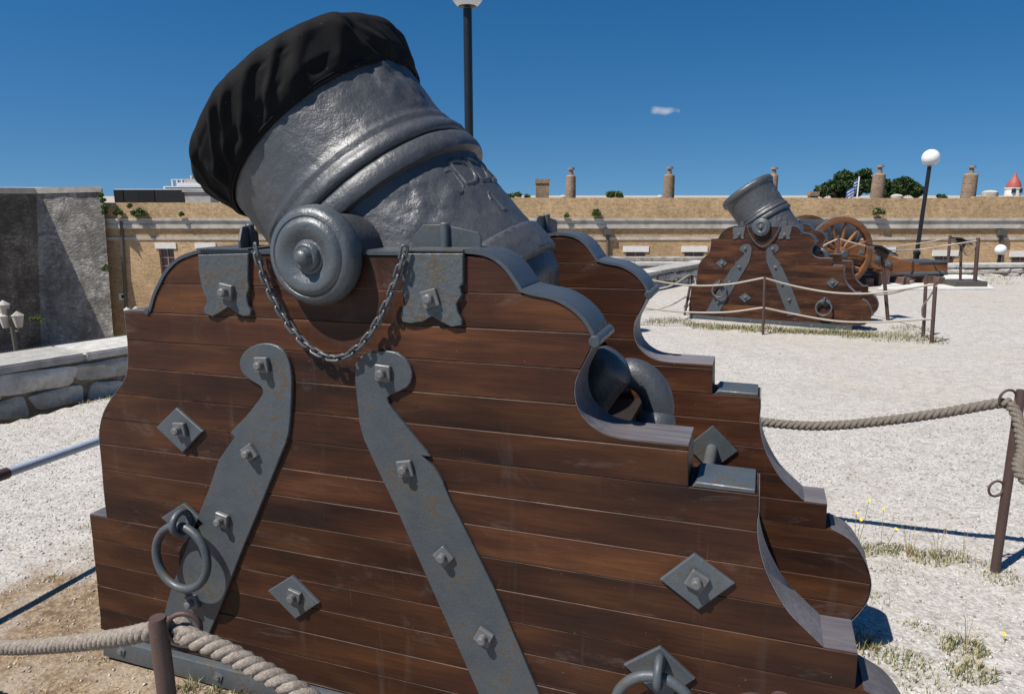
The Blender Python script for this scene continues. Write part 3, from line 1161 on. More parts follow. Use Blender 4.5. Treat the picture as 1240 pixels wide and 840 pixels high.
def make_mortar():
    root = empty('siege_mortar')
    # two cheeks of fifteen planks each
    for y in (0.0, W_CH):
        ch = obj('cheek', core_mesh, None, root, loc=(0, y, 0))
        for me in plank_meshes:
            obj('plank', me, None, ch)
        obj('capping_strip', cap_mesh, None, ch)
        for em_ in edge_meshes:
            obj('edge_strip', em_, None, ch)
        # painted lead sheet on the ledge behind the hump
        xl, xr = uv(838, 585)[0], uv(917, 598)[0] - 0.004
        bm = prism([(xl, zk(6)), (xr, zk(6)), (xr - 0.002, zk(6) + 0.012), (xl + 0.01, zk(6) + 0.014)], 0.004, T_CH - 0.004, 0.002)
        obj('ledge_sheet', bm_mesh('ledge_sheet', bm, M['iron'], 40), None, ch)
    # floor and transoms between the cheeks
    y0, y1 = T_CH - 0.004, W_CH + 0.004
    obj('bed', bm_mesh('bed', prism([(-0.75, zk(8.6)), (1.15, zk(8.9)), (1.15, zk(10)), (-0.75, zk(10))], y0, y1, 0.004), M['plank'], 30), None, root)
    obj('transom', bm_mesh('transom', prism([(0.66, zk(6.4)), (0.78, zk(6.4)), (0.86, zk(8.7)), (0.60, zk(8.7))], y0, y1, 0.004), M['core'], 30), None, root)
    obj('transom', bm_mesh('transom', prism([(-0.72, zk(3.0)), (-0.58, zk(3.0)), (-0.58, zk(8.5)), (-0.72, zk(8.5))], y0, y1, 0.004), M['core'], 30), None, root)
    # straps with bolts
    for pts, bolts in ((STRAP_L, [(319, 441), (304, 547), (271, 628), (235, 727)]), (STRAP_R, [(465, 451), (492, 566), (538, 672), (587, 769)])):
        st = obj('iron_strap', px_prism(pts, 0.011, 0.0, M['strap'], 'iron_strap'), None, root)
        for q in bolts:
            bolt_on(st, q[0], q[1], -0.011)
    for pts, q in ((PLATE_L, (276, 353)), (PLATE_R, (522, 361))):
        pl = obj('bearing_plate', px_prism(pts, 0.013, 0.0, M['plate'], 'bearing_plate', 0.0022, False), None, root)
        bolt_on(pl, q[0], q[1], -0.012)
        x0 = uv(*pts[0])[0]
        x1 = uv(*pts[-1])[0]
        obj('plate_fold', bm_mesh('plate_fold', prism([(x0, zk(0) + 0.013), (x1, zk(0) + 0.013), (x1, zk(0) + 0.017), (x0, zk(0) + 0.017)], -0.013, T_CH + 0.004), M['plate']), None, pl)
    # the same plates on the inner face of the other cheek
    for u0 in (-0.85, 0.50):
        obj('bearing_plate', bm_mesh('bearing_plate', prism([(u0 * S_, zk(0)), ((u0 + 0.35) * S_, zk(0)), ((u0 + 0.35) * S_, zk(1.9)), (u0 * S_, zk(1.9))], W_CH - 0.012, W_CH + 0.002, 0.002), M['plate'], 40), None, root)
    # diamond washers
    DI = [[(216, 492.6), (248, 521), (224, 546.5), (192, 516.5)], [(355.7, 695), (387.9, 728), (360, 746.8), (326.8, 713)],
          [(841.3, 668), (889.7, 704), (846, 735.5), (799.7, 699)]]
    for d in DI:
        o = obj('diamond_washer', px_prism(d, 0.011, 0.0, M['iron'], 'diamond_washer', 0.0025, False), None, root)
        bolt_on(o, sum(p[0] for p in d) / 4, sum(p[1] for p in d) / 4, -0.011)
    # ring handles on diamond washers
    for d, c0 in (([(225, 607.7), (250, 632), (228, 652), (198, 625)], (224, 630)), ([(799.8, 780), (842, 819), (803, 845), (755.8, 802)], (799, 809))):
        o = obj('diamond_washer', px_prism(d, 0.011, 0.0, M['iron'], 'diamond_washer', 0.0025, False), None, root)
        x, z = uv(c0[0], c0[1], -0.03)
        eye = move(torus(0.036, 0.0115, 20, 8), Matrix.Translation((x, -0.046, z)) @ Matrix.Rotation(math.pi / 2, 4, 'Z'))
        obj('eye_bolt', eye, M['iron'], o, 50)
        rg = move(torus(0.108, 0.0140, 44, 12), Matrix.Translation((x - 0.004, -0.060, z - 0.118)) @ Matrix.Rotation(-0.10, 4, 'X'))
        obj('ring', rg, M['iron'], o, 50)
    # inner washers with the cross rods
    for (u_, v_) in ((2.20, -1.64), (-1.22, -1.18), (-0.40, -2.27)):
        x, z = u_ * S_, v_ * S_ + BASE
        d = 0.19 * S_
        rod = lathe([(T_CH - 0.01, 0.020), (W_CH - 0.012, 0.020)], 18, 'y')
        o = obj('cross_rod', move(rod, Matrix.Translation((x, 0, z))), M['bolt'], root, 50)
        bm = prism([(x, z + d), (x + d, z), (x, z - d), (x - d, z)], W_CH - 0.011, W_CH + 0.002, 0.002)
        obj('washer', bm_mesh('washer', bm, M['iron'], 40), None, o)
    # iron shoe rails under both cheeks
    for y in (-0.022, W_CH + T_CH - 0.11):
        xa, xb = -2.30 * S_, 2.90 * S_
        bm = prism([(xa, BASE - 3.20 * S_), (xb, BASE - 3.20 * S_), (xb, BASE - 3.03 * S_), (xa + 0.012, BASE - 3.03 * S_)], y, y + 0.13, 0.006, 2)
        rl = obj('shoe_rail', bm_mesh('shoe_rail', bm, M['strap'], 40), None, root)
        if y < 0:
            for i in range(6):
                o = obj('bolt', BOLT, None, rl, loc=(xa + 0.1 + i * (xb - xa - 0.2) / 5, y, BASE - 3.11 * S_))
                o.scale = (0.7, 0.3, 0.7)
    # keeper plates standing on the cheek tops, each with its pin
    kp = [(499, 305), (499, 289), (513, 272), (536, 272), (546, 274), (579, 281), (583, 287), (583, 305)]
    kw = 0.20 * S_
    poly = [uv(x, y, kw) for x, y in kp]
    xr0, zr0 = uv(541, 303, kw)
    xr1, zr1 = uv(541, 269, kw)
    for y, dx, ang in ((0.0, 0.0, 0.0), (0.0, -1.42 * S_, 2.02), (W_CH, 0.02, 1.42), (W_CH, -1.42 * S_, 1.2)):
        bm = prism([(x - xr0, z) for x, z in poly], -0.004, 0.004, 0.0015)
        kx = xr0 + dx
        o = obj('keeper_plate', bm_mesh('keeper_plate', bm, M['iron'], 40), None, root, loc=(kx, kw + y, 0), rot=(0, 0, ang))
        pin = move(lathe([(zr0 - 0.02, 0.0135), (zr1 - 0.004, 0.0135), (zr1, 0.010)], 14, 'z'), Matrix.Translation((0, -0.006, 0)))
        obj('pin', pin, M['iron'], o, 40)
    # chain slung under the trunnion
    cp = [(309, 297), (314, 318), (322, 341), (334, 367), (349, 392), (367, 414), (386, 428), (405, 434), (424, 428), (443, 411), (460, 385), (474, 354), (484, 324), (490, 300)]
    cw = -0.030
    path = smooth_path([(uv(x, y, cw)[0], cw, uv(x, y, cw)[1]) for x, y in cp], 16)
    # chain: an evenly resampled run of links
    dist = [0]
    for a, b_ in zip(path, path[1:]):
        dist.append(dist[-1] + (b_ - a).length)
    lk = 0.0265
    cnt = int(dist[-1] / lk)
    pts = [((0.0115 + (0.0085 if True else 0)) * 0, 0, 0)]
    hl, hw, rr = 0.0115, 0.0085, 0.0040
    oval = [(hl * (1 if math.cos(a) > 0 else -1) * 1.0 + hw * math.cos(a), 0, hw * math.sin(a)) for a in [2 * math.pi * (i + 0.5) / 16 for i in range(16)]]
    link_me = data_mesh('link', *tube(oval, rr, 7, True), M['chain'], 60)
    chain = None
    j = 0
    for i in range(cnt):
        s = (i + 0.5) * dist[-1] / cnt
        while dist[j + 1] < s:
            j += 1
        t = (s - dist[j]) / (dist[j + 1] - dist[j])
        p = path[j].lerp(path[j + 1], t)
        tn = (path[j + 1] - path[j]).normalized()
        mt = Matrix.Translation(p) @ tn.to_track_quat('X', 'Z').to_matrix().to_4x4() @ Matrix.Rotation(math.pi / 2 * (i % 2) + 0.6, 4, 'X')
        if chain is None:
            chain = obj('chain', link_me.copy(), None, root)
            chain.matrix_local = mt
            inv = mt.inverted()
            continue
        o = obj('link', link_me, None, chain)
        o.matrix_local = inv @ mt
    # ---------------- barrel
    cen = Vector((0.0, (T_CH + W_CH) / 2, BASE + 0.004))
    barrel = obj('barrel', barrel_mesh(0.0, 1.0), None, root, loc=cen)
    a_, n_ = BA, BN
    prof = barrel_profile(0.0, 1.0)

    def on_barrel(t, ph, lift=0.004):
        r = np.interp(-t, [-x for x, _ in prof[3:]], [y for _, y in prof[3:]])
        return a_ * (t * S_) + (n_ * math.cos(ph) + yv * math.sin(ph)) * (r * S_ + lift)

    # raised cast characters, worn: strokes in (angle, axial) steps
    def glyph(strokes, ph0, t0, sc, r):
        parts = []
        for st in strokes:
            pts_ = smooth_path([on_barrel(t0 + y * sc, ph0 + x * sc / 0.84, -0.0034) for x, y in st], 5)
            parts.append(tube(pts_, r, 8))
        obj('cast_character', join(*parts), M['cast'], barrel, 60)

    J_ = [[(-0.2, 0.9), (0.45, 0.95), (0.5, 0.4), (0.42, 0.05), (0.1, -0.1), (-0.25, 0.0)]]
    D_ = [[(-0.35, 1.0), (0.2, 1.0), (0.62, 0.75), (0.66, 0.3), (0.3, 0.0), (-0.32, 0.0)], [(-0.22, 1.0), (-0.18, 0.5), (-0.2, 0.0)]]
    B_ = [[(-0.3, 1.0), (0.2, 0.98), (0.45, 0.75), (0.12, 0.52), (0.52, 0.28), (0.25, 0.0), (-0.3, 0.0)], [(-0.2, 1.0), (-0.2, 0.0)]]
    ONE = [[(-0.32, 0.62), (-0.18, 0.92), (0.02, 1.0), (0.06, 0.5), (0.08, 0.0)], [(-0.16, -0.02), (0.26, 0.0)]]
    glyph(J_, -0.52, -0.12, 0.16, 0.0085)
    glyph(D_, -0.33, -0.10, 0.19, 0.0088)
    glyph(D_, -0.10, -0.10, 0.19, 0.0088)
    glyph(B_, 0.13, -0.10, 0.19, 0.0088)
    glyph(ONE, -0.20, -0.36, 0.15, 0.0070)
    # trunnions with their moulded caps
    for sgn, yc in ((-1, 0.0), (1, W_CH + T_CH)):
        cp_ = [(0.30, 0.225), (0.0, 0.225), (0.0, 0.262), (-0.015, 0.286), (-0.045, 0.297), (-0.085, 0.293), (-0.122, 0.278), (-0.140, 0.256), (-0.146, 0.236), (-0.140, 0.228), (-0.150, 0.220), (-0.165, 0.20), (-0.166, 0.165), (-0.150, 0.125), (-0.138, 0.10),
               (-0.142, 0.088), (-0.165, 0.083), (-0.178, 0.070), (-0.176, 0.055), (-0.190, 0.050), (-0.215, 0.040), (-0.226, 0.022), (-0.230, 0.004)]
        cp2 = []
        for (t1, r1), (t2, r2) in zip(cp_, cp_[1:]):
            cp2 += [(t1, r1), ((t1 + t2) / 2, (r1 + r2) / 2)]
        cp2.append(cp_[-1])
        vf = lathe([(-sgn * t * S_, r * S_) for t, r in cp2], 64, 'y')
        V2 = []
        for p in vf[0]:
            q = Vector(p) * 22
            V2.append((p[0], p[1] + 0.0012 * noise.noise(q) * (1 if abs(p[1]) > 0.03 else 0), p[2]))
        o = obj('trunnion_cap', move((V2, vf[1]), Matrix.Translation((0.02 * S_, yc, BASE))), M['cap'], root, 40)
        sh = lathe([(-sgn * 0.01, 0.235 * S_), (-sgn * 0.9 * S_ * 0.55, 0.235 * S_)], 40, 'y')
        obj('trunnion', move(sh, Matrix.Translation((0.02 * S_, yc - sgn * 0.0, BASE))), M['cast'], root, 40)
    # the heavy lifting shackle behind the breech
    hw_ = 0.66 * S_
    A = [(688, 532), (708, 492), (728, 461), (744, 441), (757, 430)]
    pA = smooth_path([(uv(x, y, hw_)[0], hw_ - 0.05, uv(x, y, hw_)[1]) for x, y in A], 5)
    hook1 = tube(pA, [0.068] * (len(pA) - 4) + [0.066, 0.060, 0.048, 0.026], 24)
    Bp = [(744, 462), (757, 453), (769, 453), (783, 461), (793, 475), (797, 491), (796, 506), (794, 525)]
    pB = smooth_path([(uv(x, y, hw_)[0], hw_ + 0.0, uv(x, y, hw_)[1]) for x, y in Bp], 5)
    hook2 = tube(pB, [0.040, 0.044] + [0.046] * (len(pB) - 2), 24)
    sh = obj('lifting_shackle', join(hook1, hook2), M['cast'], root, 60)
    xb_, zb_ = uv(795, 508, hw_)
    obj('collar', move(blob(0.058, 3, 0.05, 4, (1, 1, 0.75)), Matrix.Translation((xb_, hw_ - 0.015, zb_))), M['cast'], sh, 60)
    return root


mortar = make_mortar()
U = Vector((math.cos(NEAR_YAW), math.sin(NEAR_YAW), 0))


def place(root, O, yaw, tilt):
    R_ = Matrix.Rotation(yaw, 4, 'Z') @ Matrix.Rotation(-tilt, 4, 'Y')
    root.rotation_euler = (0, -tilt, yaw)
    loc = Vector((O.x, O.y, O.z + CAM_H)) + R_ @ Vector((0, 0, -BASE))
    root.location = loc


far_mortar = copy_tree(mortar)
for ch in far_mortar.children:
    if ch.name.startswith('barrel'):
        ch.data = barrel_mesh(0.22, 1.03)
        ch.rotation_euler = (0, math.radians(5.4), 0)
place(mortar, NEAR_O, NEAR_YAW, NEAR_TILT)
place(far_mortar, FAR_O, FAR_YAW, FAR_TILT)
tag(mortar, 'huge grey mortar on dark timber carriage filling the foreground, muzzle covered', 'mortar', 'siege mortars on timber carriages')
tag(far_mortar, 'smaller looking uncovered mortar on timber carriage standing behind the thin rope fence', 'mortar', 'siege mortars on timber carriages')
# bore of the open far muzzle is the barrel itself

# ------------------------------------------------------------------ black canvas over the near muzzle
a_, n_ = BA, BN
cen = Vector((0.0, (T_CH + W_CH) / 2, BASE + 0.004))
NP, NT = 360, 60
FOLDS = [(-2.25, 1.3, 0.055, 0.050), (-2.02, 1.1, 0.05, 0.045), (-1.72, 1.0, 0.07, 0.050), (-1.45, 0.9, 0.05, 0.032), (-1.15, 0.7, 0.08, 0.030), (-0.7, 0.4, 0.07, 0.034), (-0.35, -0.5, 0.06, 0.035), (-0.1, -0.8, 0.05, 0.03), (-2.6, 1.0, 0.06, 0.045),
         (-2.95, 0.6, 0.07, 0.04), (0.3, -0.5, 0.08, 0.03), (0.9, 0.5, 0.08, 0.03), (1.6, -0.6, 0.08, 0.03), (2.3, 0.5, 0.08, 0.03)]
V, F = [], []
fold_ph = [random.uniform(0, 6.28) for _ in range(10)]
for i in range(NT + 1):
    s = i / NT                                  # 0 at the hem, 1 at the middle of the top
    for k in range(NP):
        ph = 2 * math.pi * k / NP
        hem = 0.90 + 0.015 * math.cos(ph * 1.0 + 0.5) + 0.012 * math.sin(2 * ph + 1.0)
        if s < 0.45:
            f_ = s / 0.45
            t = hem + (1.20 - hem) * f_
            up_ = max(0.0, math.cos(ph)) ** 2
            r = 0.824 + 0.104 * (f_ * (1 - 0.5 * up_) + 0.5 * up_ * (1 - (1 - f_) ** 2))
            fold = min(1.0, f_ * 3) * (1 - f_ * 0.75)
        elif s < 0.62:
            f_ = (s - 0.45) / 0.17
            a2 = f_ * math.pi / 2
            t = 1.20 + 0.12 * math.sin(a2)
            r = 0.82 + 0.108 * math.cos(a2)
            fold = 0.25 * (1 - f_ * 0.5)
        else:
            f_ = (s - 0.62) / 0.38
            t = 1.32 + 0.03 * f_
            r = 0.82 * (1 - f_) + 0.001
            fold = 0.10 * (1 - f_)
        w_ = 0.5 * math.sin(7 * ph + fold_ph[0] + 1.2 * s * 6) + 0.5 * math.sin(13 * ph + fold_ph[1] - 5 * s) + 0.4 * math.sin(23 * ph + fold_ph[2] + 7 * s)
        rad = r + fold * 0.030 * max(-0.6, w_) + 0.014 * noise.noise(Vector((math.cos(ph) * 2.5, math.sin(ph) * 2.5, s * 4)))
        if s < 0.66:
            for fp, sl, wd, am in FOLDS:
                dphi_ = math.atan2(math.sin(ph - fp - sl * s), math.cos(ph - fp - sl * s))
                env = max(0.0, min(1.0, s / 0.16)) * (1 - s / 0.66) ** 0.8
                rad += am * env * (math.exp(-(dphi_ / wd) ** 2) - 0.6 * math.exp(-((dphi_ - 1.9 * wd) / wd) ** 2))
        if s < 0.06:
            rad = rad * (s / 0.06) + (0.814 + 0.006 * w_) * (1 - s / 0.06)
        if s < 0.62:
            rad = max(rad, float(np.interp(t, [0.85, 0.97, 1.01, 1.05, 1.16, 1.24, 1.27], [0.812, 0.835, 0.858, 0.888, 0.912, 0.895, 0.85])))
        p = cen + a_ * (t * S_) + (n_ * math.cos(ph) + yv * math.sin(ph)) * (max(rad, 0.001) * S_)
        V.append(p)
for i in range(NT):
    for k in range(NP):
        l = (k + 1) % NP
        F.append((i * NP + k, i * NP + l, (i + 1) * NP + l, (i + 1) * NP + k))
cover = obj('muzzle_cover', (V, F), M['cloth'], None, 80)
cover.matrix_world = Matrix.LocRotScale(mortar.location, mortar.rotation_euler, (1, 1, 1))
cover.modifiers.new('thick', 'SOLIDIFY').thickness = 0.004
cover.modifiers['thick'].offset = -1
tag(cover, 'black canvas cover tied over the muzzle of the foreground mortar', 'cover')
# tie cord round the hem
pts = []
for k in range(120):
    ph = 2 * math.pi * k / 120
    hem = 0.90 + 0.015 * math.cos(ph + 0.5) + 0.012 * math.sin(2 * ph + 1.0) + 0.03
    pts.append(cen + a_ * (hem * S_) + (n_ * math.cos(ph) + yv * math.sin(ph)) * (0.826 * S_))
cord = obj('tie_cord', tube(pts, 0.0042, 8, True), M['cloth'], cover, 60)

# ------------------------------------------------------------------ low parapets round the terrace
def block_stone(w, d, h, seed, rough=0.12):
    """irregular squared rubble block, centred"""
    bm = bmesh.new()
    bmesh.ops.create_cube(bm, size=1)
    bmesh.ops.subdivide_edges(bm, edges=bm.edges[:], cuts=5, use_grid_fill=True)
    rs_ = random.Random(seed)
    sk = {(i, j): (rs_.uniform(-0.16, 0.10), rs_.uniform(-0.20, 0.12)) for i in (-1, 1) for j in (-1, 1)}
    for v_ in bm.verts:
        p = v_.co.copy()
        fx, fz = p.x + 0.5, p.z + 0.5
        # skew the four corners of the face
        ox = sum(sk[i, j][0] * i * (fx if i > 0 else 1 - fx) * (fz if j > 0 else 1 - fz) for i in (-1, 1) for j in (-1, 1))
        oz = sum(sk[i, j][1] * j * (fx if i > 0 else 1 - fx) * (fz if j > 0 else 1 - fz) for i in (-1, 1) for j in (-1, 1))
        q = Vector((p.x * w, p.y * d, p.z * h)) * 9 + Vector((seed * 5.3, seed * 2.1, seed))
        big_ = noise.noise(q * 0.6)
        fin = noise.noise(q * 1.7)
        c_ = max(0.0, abs(p.x * 2) ** 6) * max(0.0, abs(p.z * 2) ** 6)
        edge = max(abs(p.x), abs(p.z)) * 2
        yy = p.y * d + (0.030 * big_ + 0.016 * fin) - (math.copysign(1, p.y) * 0.02 * edge ** 6)
        v_.co = Vector(((p.x * (1 - 0.07 * c_) + ox) * w + 0.012 * fin, yy, (p.z * (1 - 0.07 * c_) + oz) * h + 0.012 * big_))
    V_ = [v_.co[:] for v_ in bm.verts]
    F_ = [tuple(v_.index for v_ in f.verts) for f in bm.faces]
    bm.free()
    return V_, F_


def parapet(name, label, a, b_, h, th, cope_h, cope_over, rows, stone_w, mat_body, stones=True, top_z=None):
    """a wall from plan point a to b_, its front face on the right hand side of travel"""
    a, b_ = Vector(a), Vector(b_)
    L = (b_ - a).length
    ang = math.atan2(b_.y - a.y, b_.x - a.x)
    za, zb = gz(a.x, a.y), gz(b_.x, b_.y)
    root = empty(name, (a.x, a.y, za), (0, -math.atan2(zb - za, L), ang))
    obj('core', box(0, L, 0.03, th, -0.3, h), mat_body, root)
    if stones:
        z = -0.05
        random.seed(len(label) + rows)
        for r in range(rows):
            hh = (h + 0.03) / rows * random.uniform(0.9, 1.1)
            x = -random.uniform(0, stone_w)
            while x < L:
                w_ = stone_w * random.uniform(0.55, 1.5)
                hs = hh * random.uniform(0.82, 1.0)
                st = obj('stone', block_stone(w_ * 1.0, 0.16, hs * 1.04, random.uniform(0, 90)), M['rubble'], root, 35,
                         (x + w_ / 2, 0.055 + random.uniform(-0.015, 0.01), z + hh / 2 + random.uniform(-0.012, 0.012)), (0, random.uniform(-0.06, 0.06), 0))
                x += w_
            z += hh
    x = 0
    while x < L - 0.05:
        w_ = min(L - x, random.uniform(1.5, 2.3))
        bm = bmesh.new()
        bmesh.ops.create_cube(bm, size=1, matrix=Matrix.Translation((x + w_ / 2, th / 2, h + cope_h / 2)) @ Matrix.Diagonal((w_ - 0.006, th + 2 * cope_over, cope_h, 1)))
        bmesh.ops.bevel(bm, geom=bm.edges[:], offset=0.014, segments=2, affect='EDGES')
        obj('coping', bm_mesh('coping', bm, M['coping'], 40), None, root)
        x += w_
    tag(root, label, 'wall', 'low parapets round the terrace')
    return root


gp0, gp1 = ground(-120, 531), ground(153, 473)
d_ = (gp1 - gp0).normalized()
pa = gp0 - d_ * 2.5
pb = gp1 + d_ * 1.6
parapet('parapet', 'low rubble wall with pale coping at the left edge of the gravel', (pa.x, pa.y), (pb.x, pb.y), 0.37, 0.55, 0.075, 0.03, 2, 0.52, M['joint'])
pc0, pc1 = Vector((2.1, 13.7)), Vector((4.95, 17.0))
parapet('parapet', 'low rubble wall continuing behind the foreground carriage towards the far mortar', (pb.x + 0.05, pb.y + 0.1), (pc0.x - 0.1, pc0.y - 0.12), 0.36, 0.5, 0.078, 0.03, 2, 0.5, M['joint'])
parapet('parapet', 'shaded low parapet running up to the far mortar carriage', (pc0.x, pc0.y), (pc1.x, pc1.y), 0.34, 0.45, 0.08, 0.03, 2, 0.4, M['farstone'])
parapet('parapet', 'pale topped low parapet turning left at the corner behind the far mortar', (4.95, 17.35), (1.6, 17.9), 0.30, 0.45, 0.08, 0.03, 2, 0.4, M['farstone'], False)
parapet('parapet', 'long low rubble wall closing the terrace behind the rope stands', (5.4, 17.05), (24, 17.6), 0.22, 0.4, 0.09, 0.03, 2, 0.42, M['joint'])
# a further parapet out beyond the corner
p0, p1 = at(690, 314, 25), at(858, 311.5, 25)
o = obj('parapet', join(box(p0.x, p1.x, 24.8, 25.3, p1.z - 1.3, p1.z - 0.10), box(p0.x, p1.x, 24.74, 25.36, p1.z - 0.098, p1.z)), M['farstone'])
tag(o, 'farthest low parapet seen between the two mortars in front of the brick building', 'wall', 'low parapets round the terrace')

# ------------------------------------------------------------------ old bastion on the left
def bastion():
    root = empty('stone_bastion', (-24, 40, -8.5))
    ct, cb = at(44, 231, 45), at(50, 430, 44.3)
    rt, rb = at(124, 229, 45.6), at(139, 430, 44.9)
    lt = ct + Vector((-0.62, -1, 0)) * 15
    lb = cb + Vector((-0.62, -1, 0)) * 15 + Vector((0.3, 0, 0))
    inv = Vector(root.location)

    def quad(name, p, mat, nx=24, nz=16, amp=0.05):
        V_, F_ = [], []
        for i in range(nx + 1):
            for j in range(nz + 1):
                q = p[0].lerp(p[1], i / nx).lerp(p[3].lerp(p[2], i / nx), j / nz)
                k_ = noise.noise(q * 0.9) * amp + noise.noise(q * 3.0) * amp * 0.4
                V_.append(q - inv + Vector((k_ * 0.5, -k_, 0)))
        for i in range(nx):
            for j in range(nz):
                a = i * (nz + 1) + j
                F_.append((a, a + nz + 1, a + nz + 2, a + 1))
        return obj(name, (V_, F_), mat, root, 60)

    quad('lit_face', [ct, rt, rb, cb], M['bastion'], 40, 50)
    quad('shaded_face', [lt, ct, cb, lb], M['bastion_shade'], 50, 40)
    # top course and the mass behind
    up = Vector((0, 0, 0.18))
    back = Vector((-3, 9, 0))
    V_ = [lt + up, ct + up, rt + up, rt + up + Vector((-6, 8, 0)), ct + up + back, lt + up + Vector((-12, 2, 0)),
          lt - up, ct - up, rt - up, rt - up + Vector((-6, 8, 0)), ct - up + back, lt - up + Vector((-12, 2, 0))]
    F_ = [(0, 1, 2, 3, 4, 5), (0, 6, 7, 1), (1, 7, 8, 2), (2, 8, 9, 3), (3, 9, 10, 4), (4, 10, 11, 5), (5, 11, 6, 0), (6, 11, 10, 9, 8, 7)]
    obj('top_course', ([v_ - inv + Vector((0, -0.12, 0)) for v_ in V_], F_), M['cornice'], root)
    e = rt + Vector((-6, 8, 0))
    V_ = [rt, e, Vector((rb.x - 6, rb.y + 10, rb.z)), rb]
    obj('return_face', ([v_ - inv for v_ in V_], [(0, 1, 2, 3)]), M['bastion'], root)
    tag(root, 'high battered stone bastion with one face in deep shade at far left', 'bastion')


bastion()

# ------------------------------------------------------------------ long yellow brick building
YB = 46.0


def bx(px):
    return at(px, 300, YB).x


def bz(py):
    return at(620, py, YB).z


def building():
    root = empty('brick_building', (0, YB, -9))
    off = Vector((0, -YB, 9))
    x0, x1 = bx(118), bx(1420)

    def part(name, vf, mat, parent=root, sm=None):
        return obj(name, ([Vector(p) + off for p in vf[0]], vf[1]), mat, parent, sm)

    # window openings: (px centre, half width px, lintel top py, window bottom py)
    wins = [(201, 9.0, 294, 332), (249, 9.0, 294, 332)] + [(c_, 12.0, 298, 322) for c_ in (770, 841, 917, 993, 1069)] + [(1145.5, 12.0, 303, 325), (1239, 12.0, 304, 326)]
    holes = []
    for c_, hw, lt, wb in wins:
        holes.append((bx(c_ - hw), bx(c_ + hw), bz(wb), bz(lt + 7)))
    xs_ = sorted({x0, x1, *[h_[0] for h_ in holes], *[h_[1] for h_ in holes]})
    zs_ = sorted({-9.0, bz(263), *[h_[2] for h_ in holes], *[h_[3] for h_ in holes]})
    V_, F_ = [], []
    for i in range(len(xs_) - 1):
        for j in range(len(zs_) - 1):
            cx_, cz_ = (xs_[i] + xs_[i + 1]) / 2, (zs_[j] + zs_[j + 1]) / 2
            if any(h_[0] < cx_ < h_[1] and h_[2] < cz_ < h_[3] for h_ in holes):
                continue
            n0 = len(V_)
            V_ += [(xs_[i], YB, zs_[j]), (xs_[i + 1], YB, zs_[j]), (xs_[i + 1], YB, zs_[j + 1]), (xs_[i], YB, zs_[j + 1])]
            F_.append((n0, n0 + 1, n0 + 2, n0 + 3))
    for h_ in holes:
        n0 = len(V_)
        for y in (YB, YB + 0.28):
            V_ += [(h_[0], y, h_[2]), (h_[1], y, h_[2]), (h_[1], y, h_[3]), (h_[0], y, h_[3])]
        for k in range(4):
            l_ = (k + 1) % 4
            F_.append((n0 + k, n0 + l_, n0 + 4 + l_, n0 + 4 + k))
    part('wall', (V_, F_), M['brick'])
    # back and roof mass so the building is a solid
    part('roof', box(x0, x1, YB + 0.5, YB + 9, -9, bz(262)), M['cornice'])
    # parapet wall above the cornice, split in lengths at its small steps
    for pa_, pb_, py in ((118, 300, 245.5), (300, 560, 242.0), (560, 985, 239.5), (985, 1170, 240.0), (1170, 1420, 238.0)):
        part('parapet_wall', box(bx(pa_), bx(pb_), YB - 0.05, YB + 0.25, bz(266), bz(py)), M['brick'])
    # cornice: two pale bands with a recess between
    part('cornice', box(x0, x1, YB - 0.17, YB + 0.02, bz(267.3), bz(264.3)), M['cornice'])
    part('cornice', box(x0, x1, YB - 0.09, YB + 0.02, bz(271.7), bz(267.5)), M['cornice'])
    part('cornice', box(x0, x1, YB - 0.14, YB + 0.02, bz(276.5), bz(271.9)), M['cornice'])
    part('string_course', box(x0, x1, YB - 0.05, YB + 0.02, bz(290.5), bz(287.0)), M['cornice'])
    for (c_, hw, lt, wb), h_ in zip(wins, holes):
        part('lintel', box(h_[0] - 0.20, h_[1] + 0.20, YB - 0.06, YB + 0.2, h_[3], bz(lt)), M['white'])
        w_ = part('window', box(h_[0], h_[1], YB + 0.20, YB + 0.24, h_[2], h_[3]), M['glass'])
        bars = [box(h_[0], h_[0] + 0.07, YB + 0.14, YB + 0.198, h_[2], h_[3]), box(h_[1] - 0.07, h_[1], YB + 0.14, YB + 0.198, h_[2], h_[3]),
                box((h_[0] + h_[1]) / 2 - 0.04, (h_[0] + h_[1]) / 2 + 0.04, YB + 0.14, YB + 0.198, h_[2], h_[3])]
        for f_ in (0.35, 0.68):
            zz = h_[3] + (h_[2] - h_[3]) * f_
            bars.append(box(h_[0] + 0.07, h_[1] - 0.07, YB + 0.15, YB + 0.196, zz - 0.035, zz + 0.035))
        part('frame', join(*bars), M['frame'], w_)
    # small vent low on the left
    sv_ = part('vent', box(bx(137), bx(146), YB - 0.04, YB + 0.02, bz(363), bz(355)), M['white'])
    part('opening', box(bx(140.2), bx(143.8), YB - 0.05, YB - 0.04, bz(361), bz(357)), M['glass'], sv_)
    # drainpipes
    for pxa, pya, pxb, pyb, hop in ((147, 268, 154, 400, False), (736, 279, 736, 340, True), (1213, 280, 1212, 340, True)):
        pt = [at(pxa, pya, YB - 0.12), at(pxb, pyb, YB - 0.12)]
        dp = part('drainpipe', tube([pt[0], pt[1]], 0.10, 8), M['drain'])
        if hop:
            part('hopper', box(pt[0].x - 0.26, pt[0].x + 0.26, YB - 0.35, YB - 0.01, pt[0].z - 0.25, pt[0].z + 0.12), M['drain'], dp)
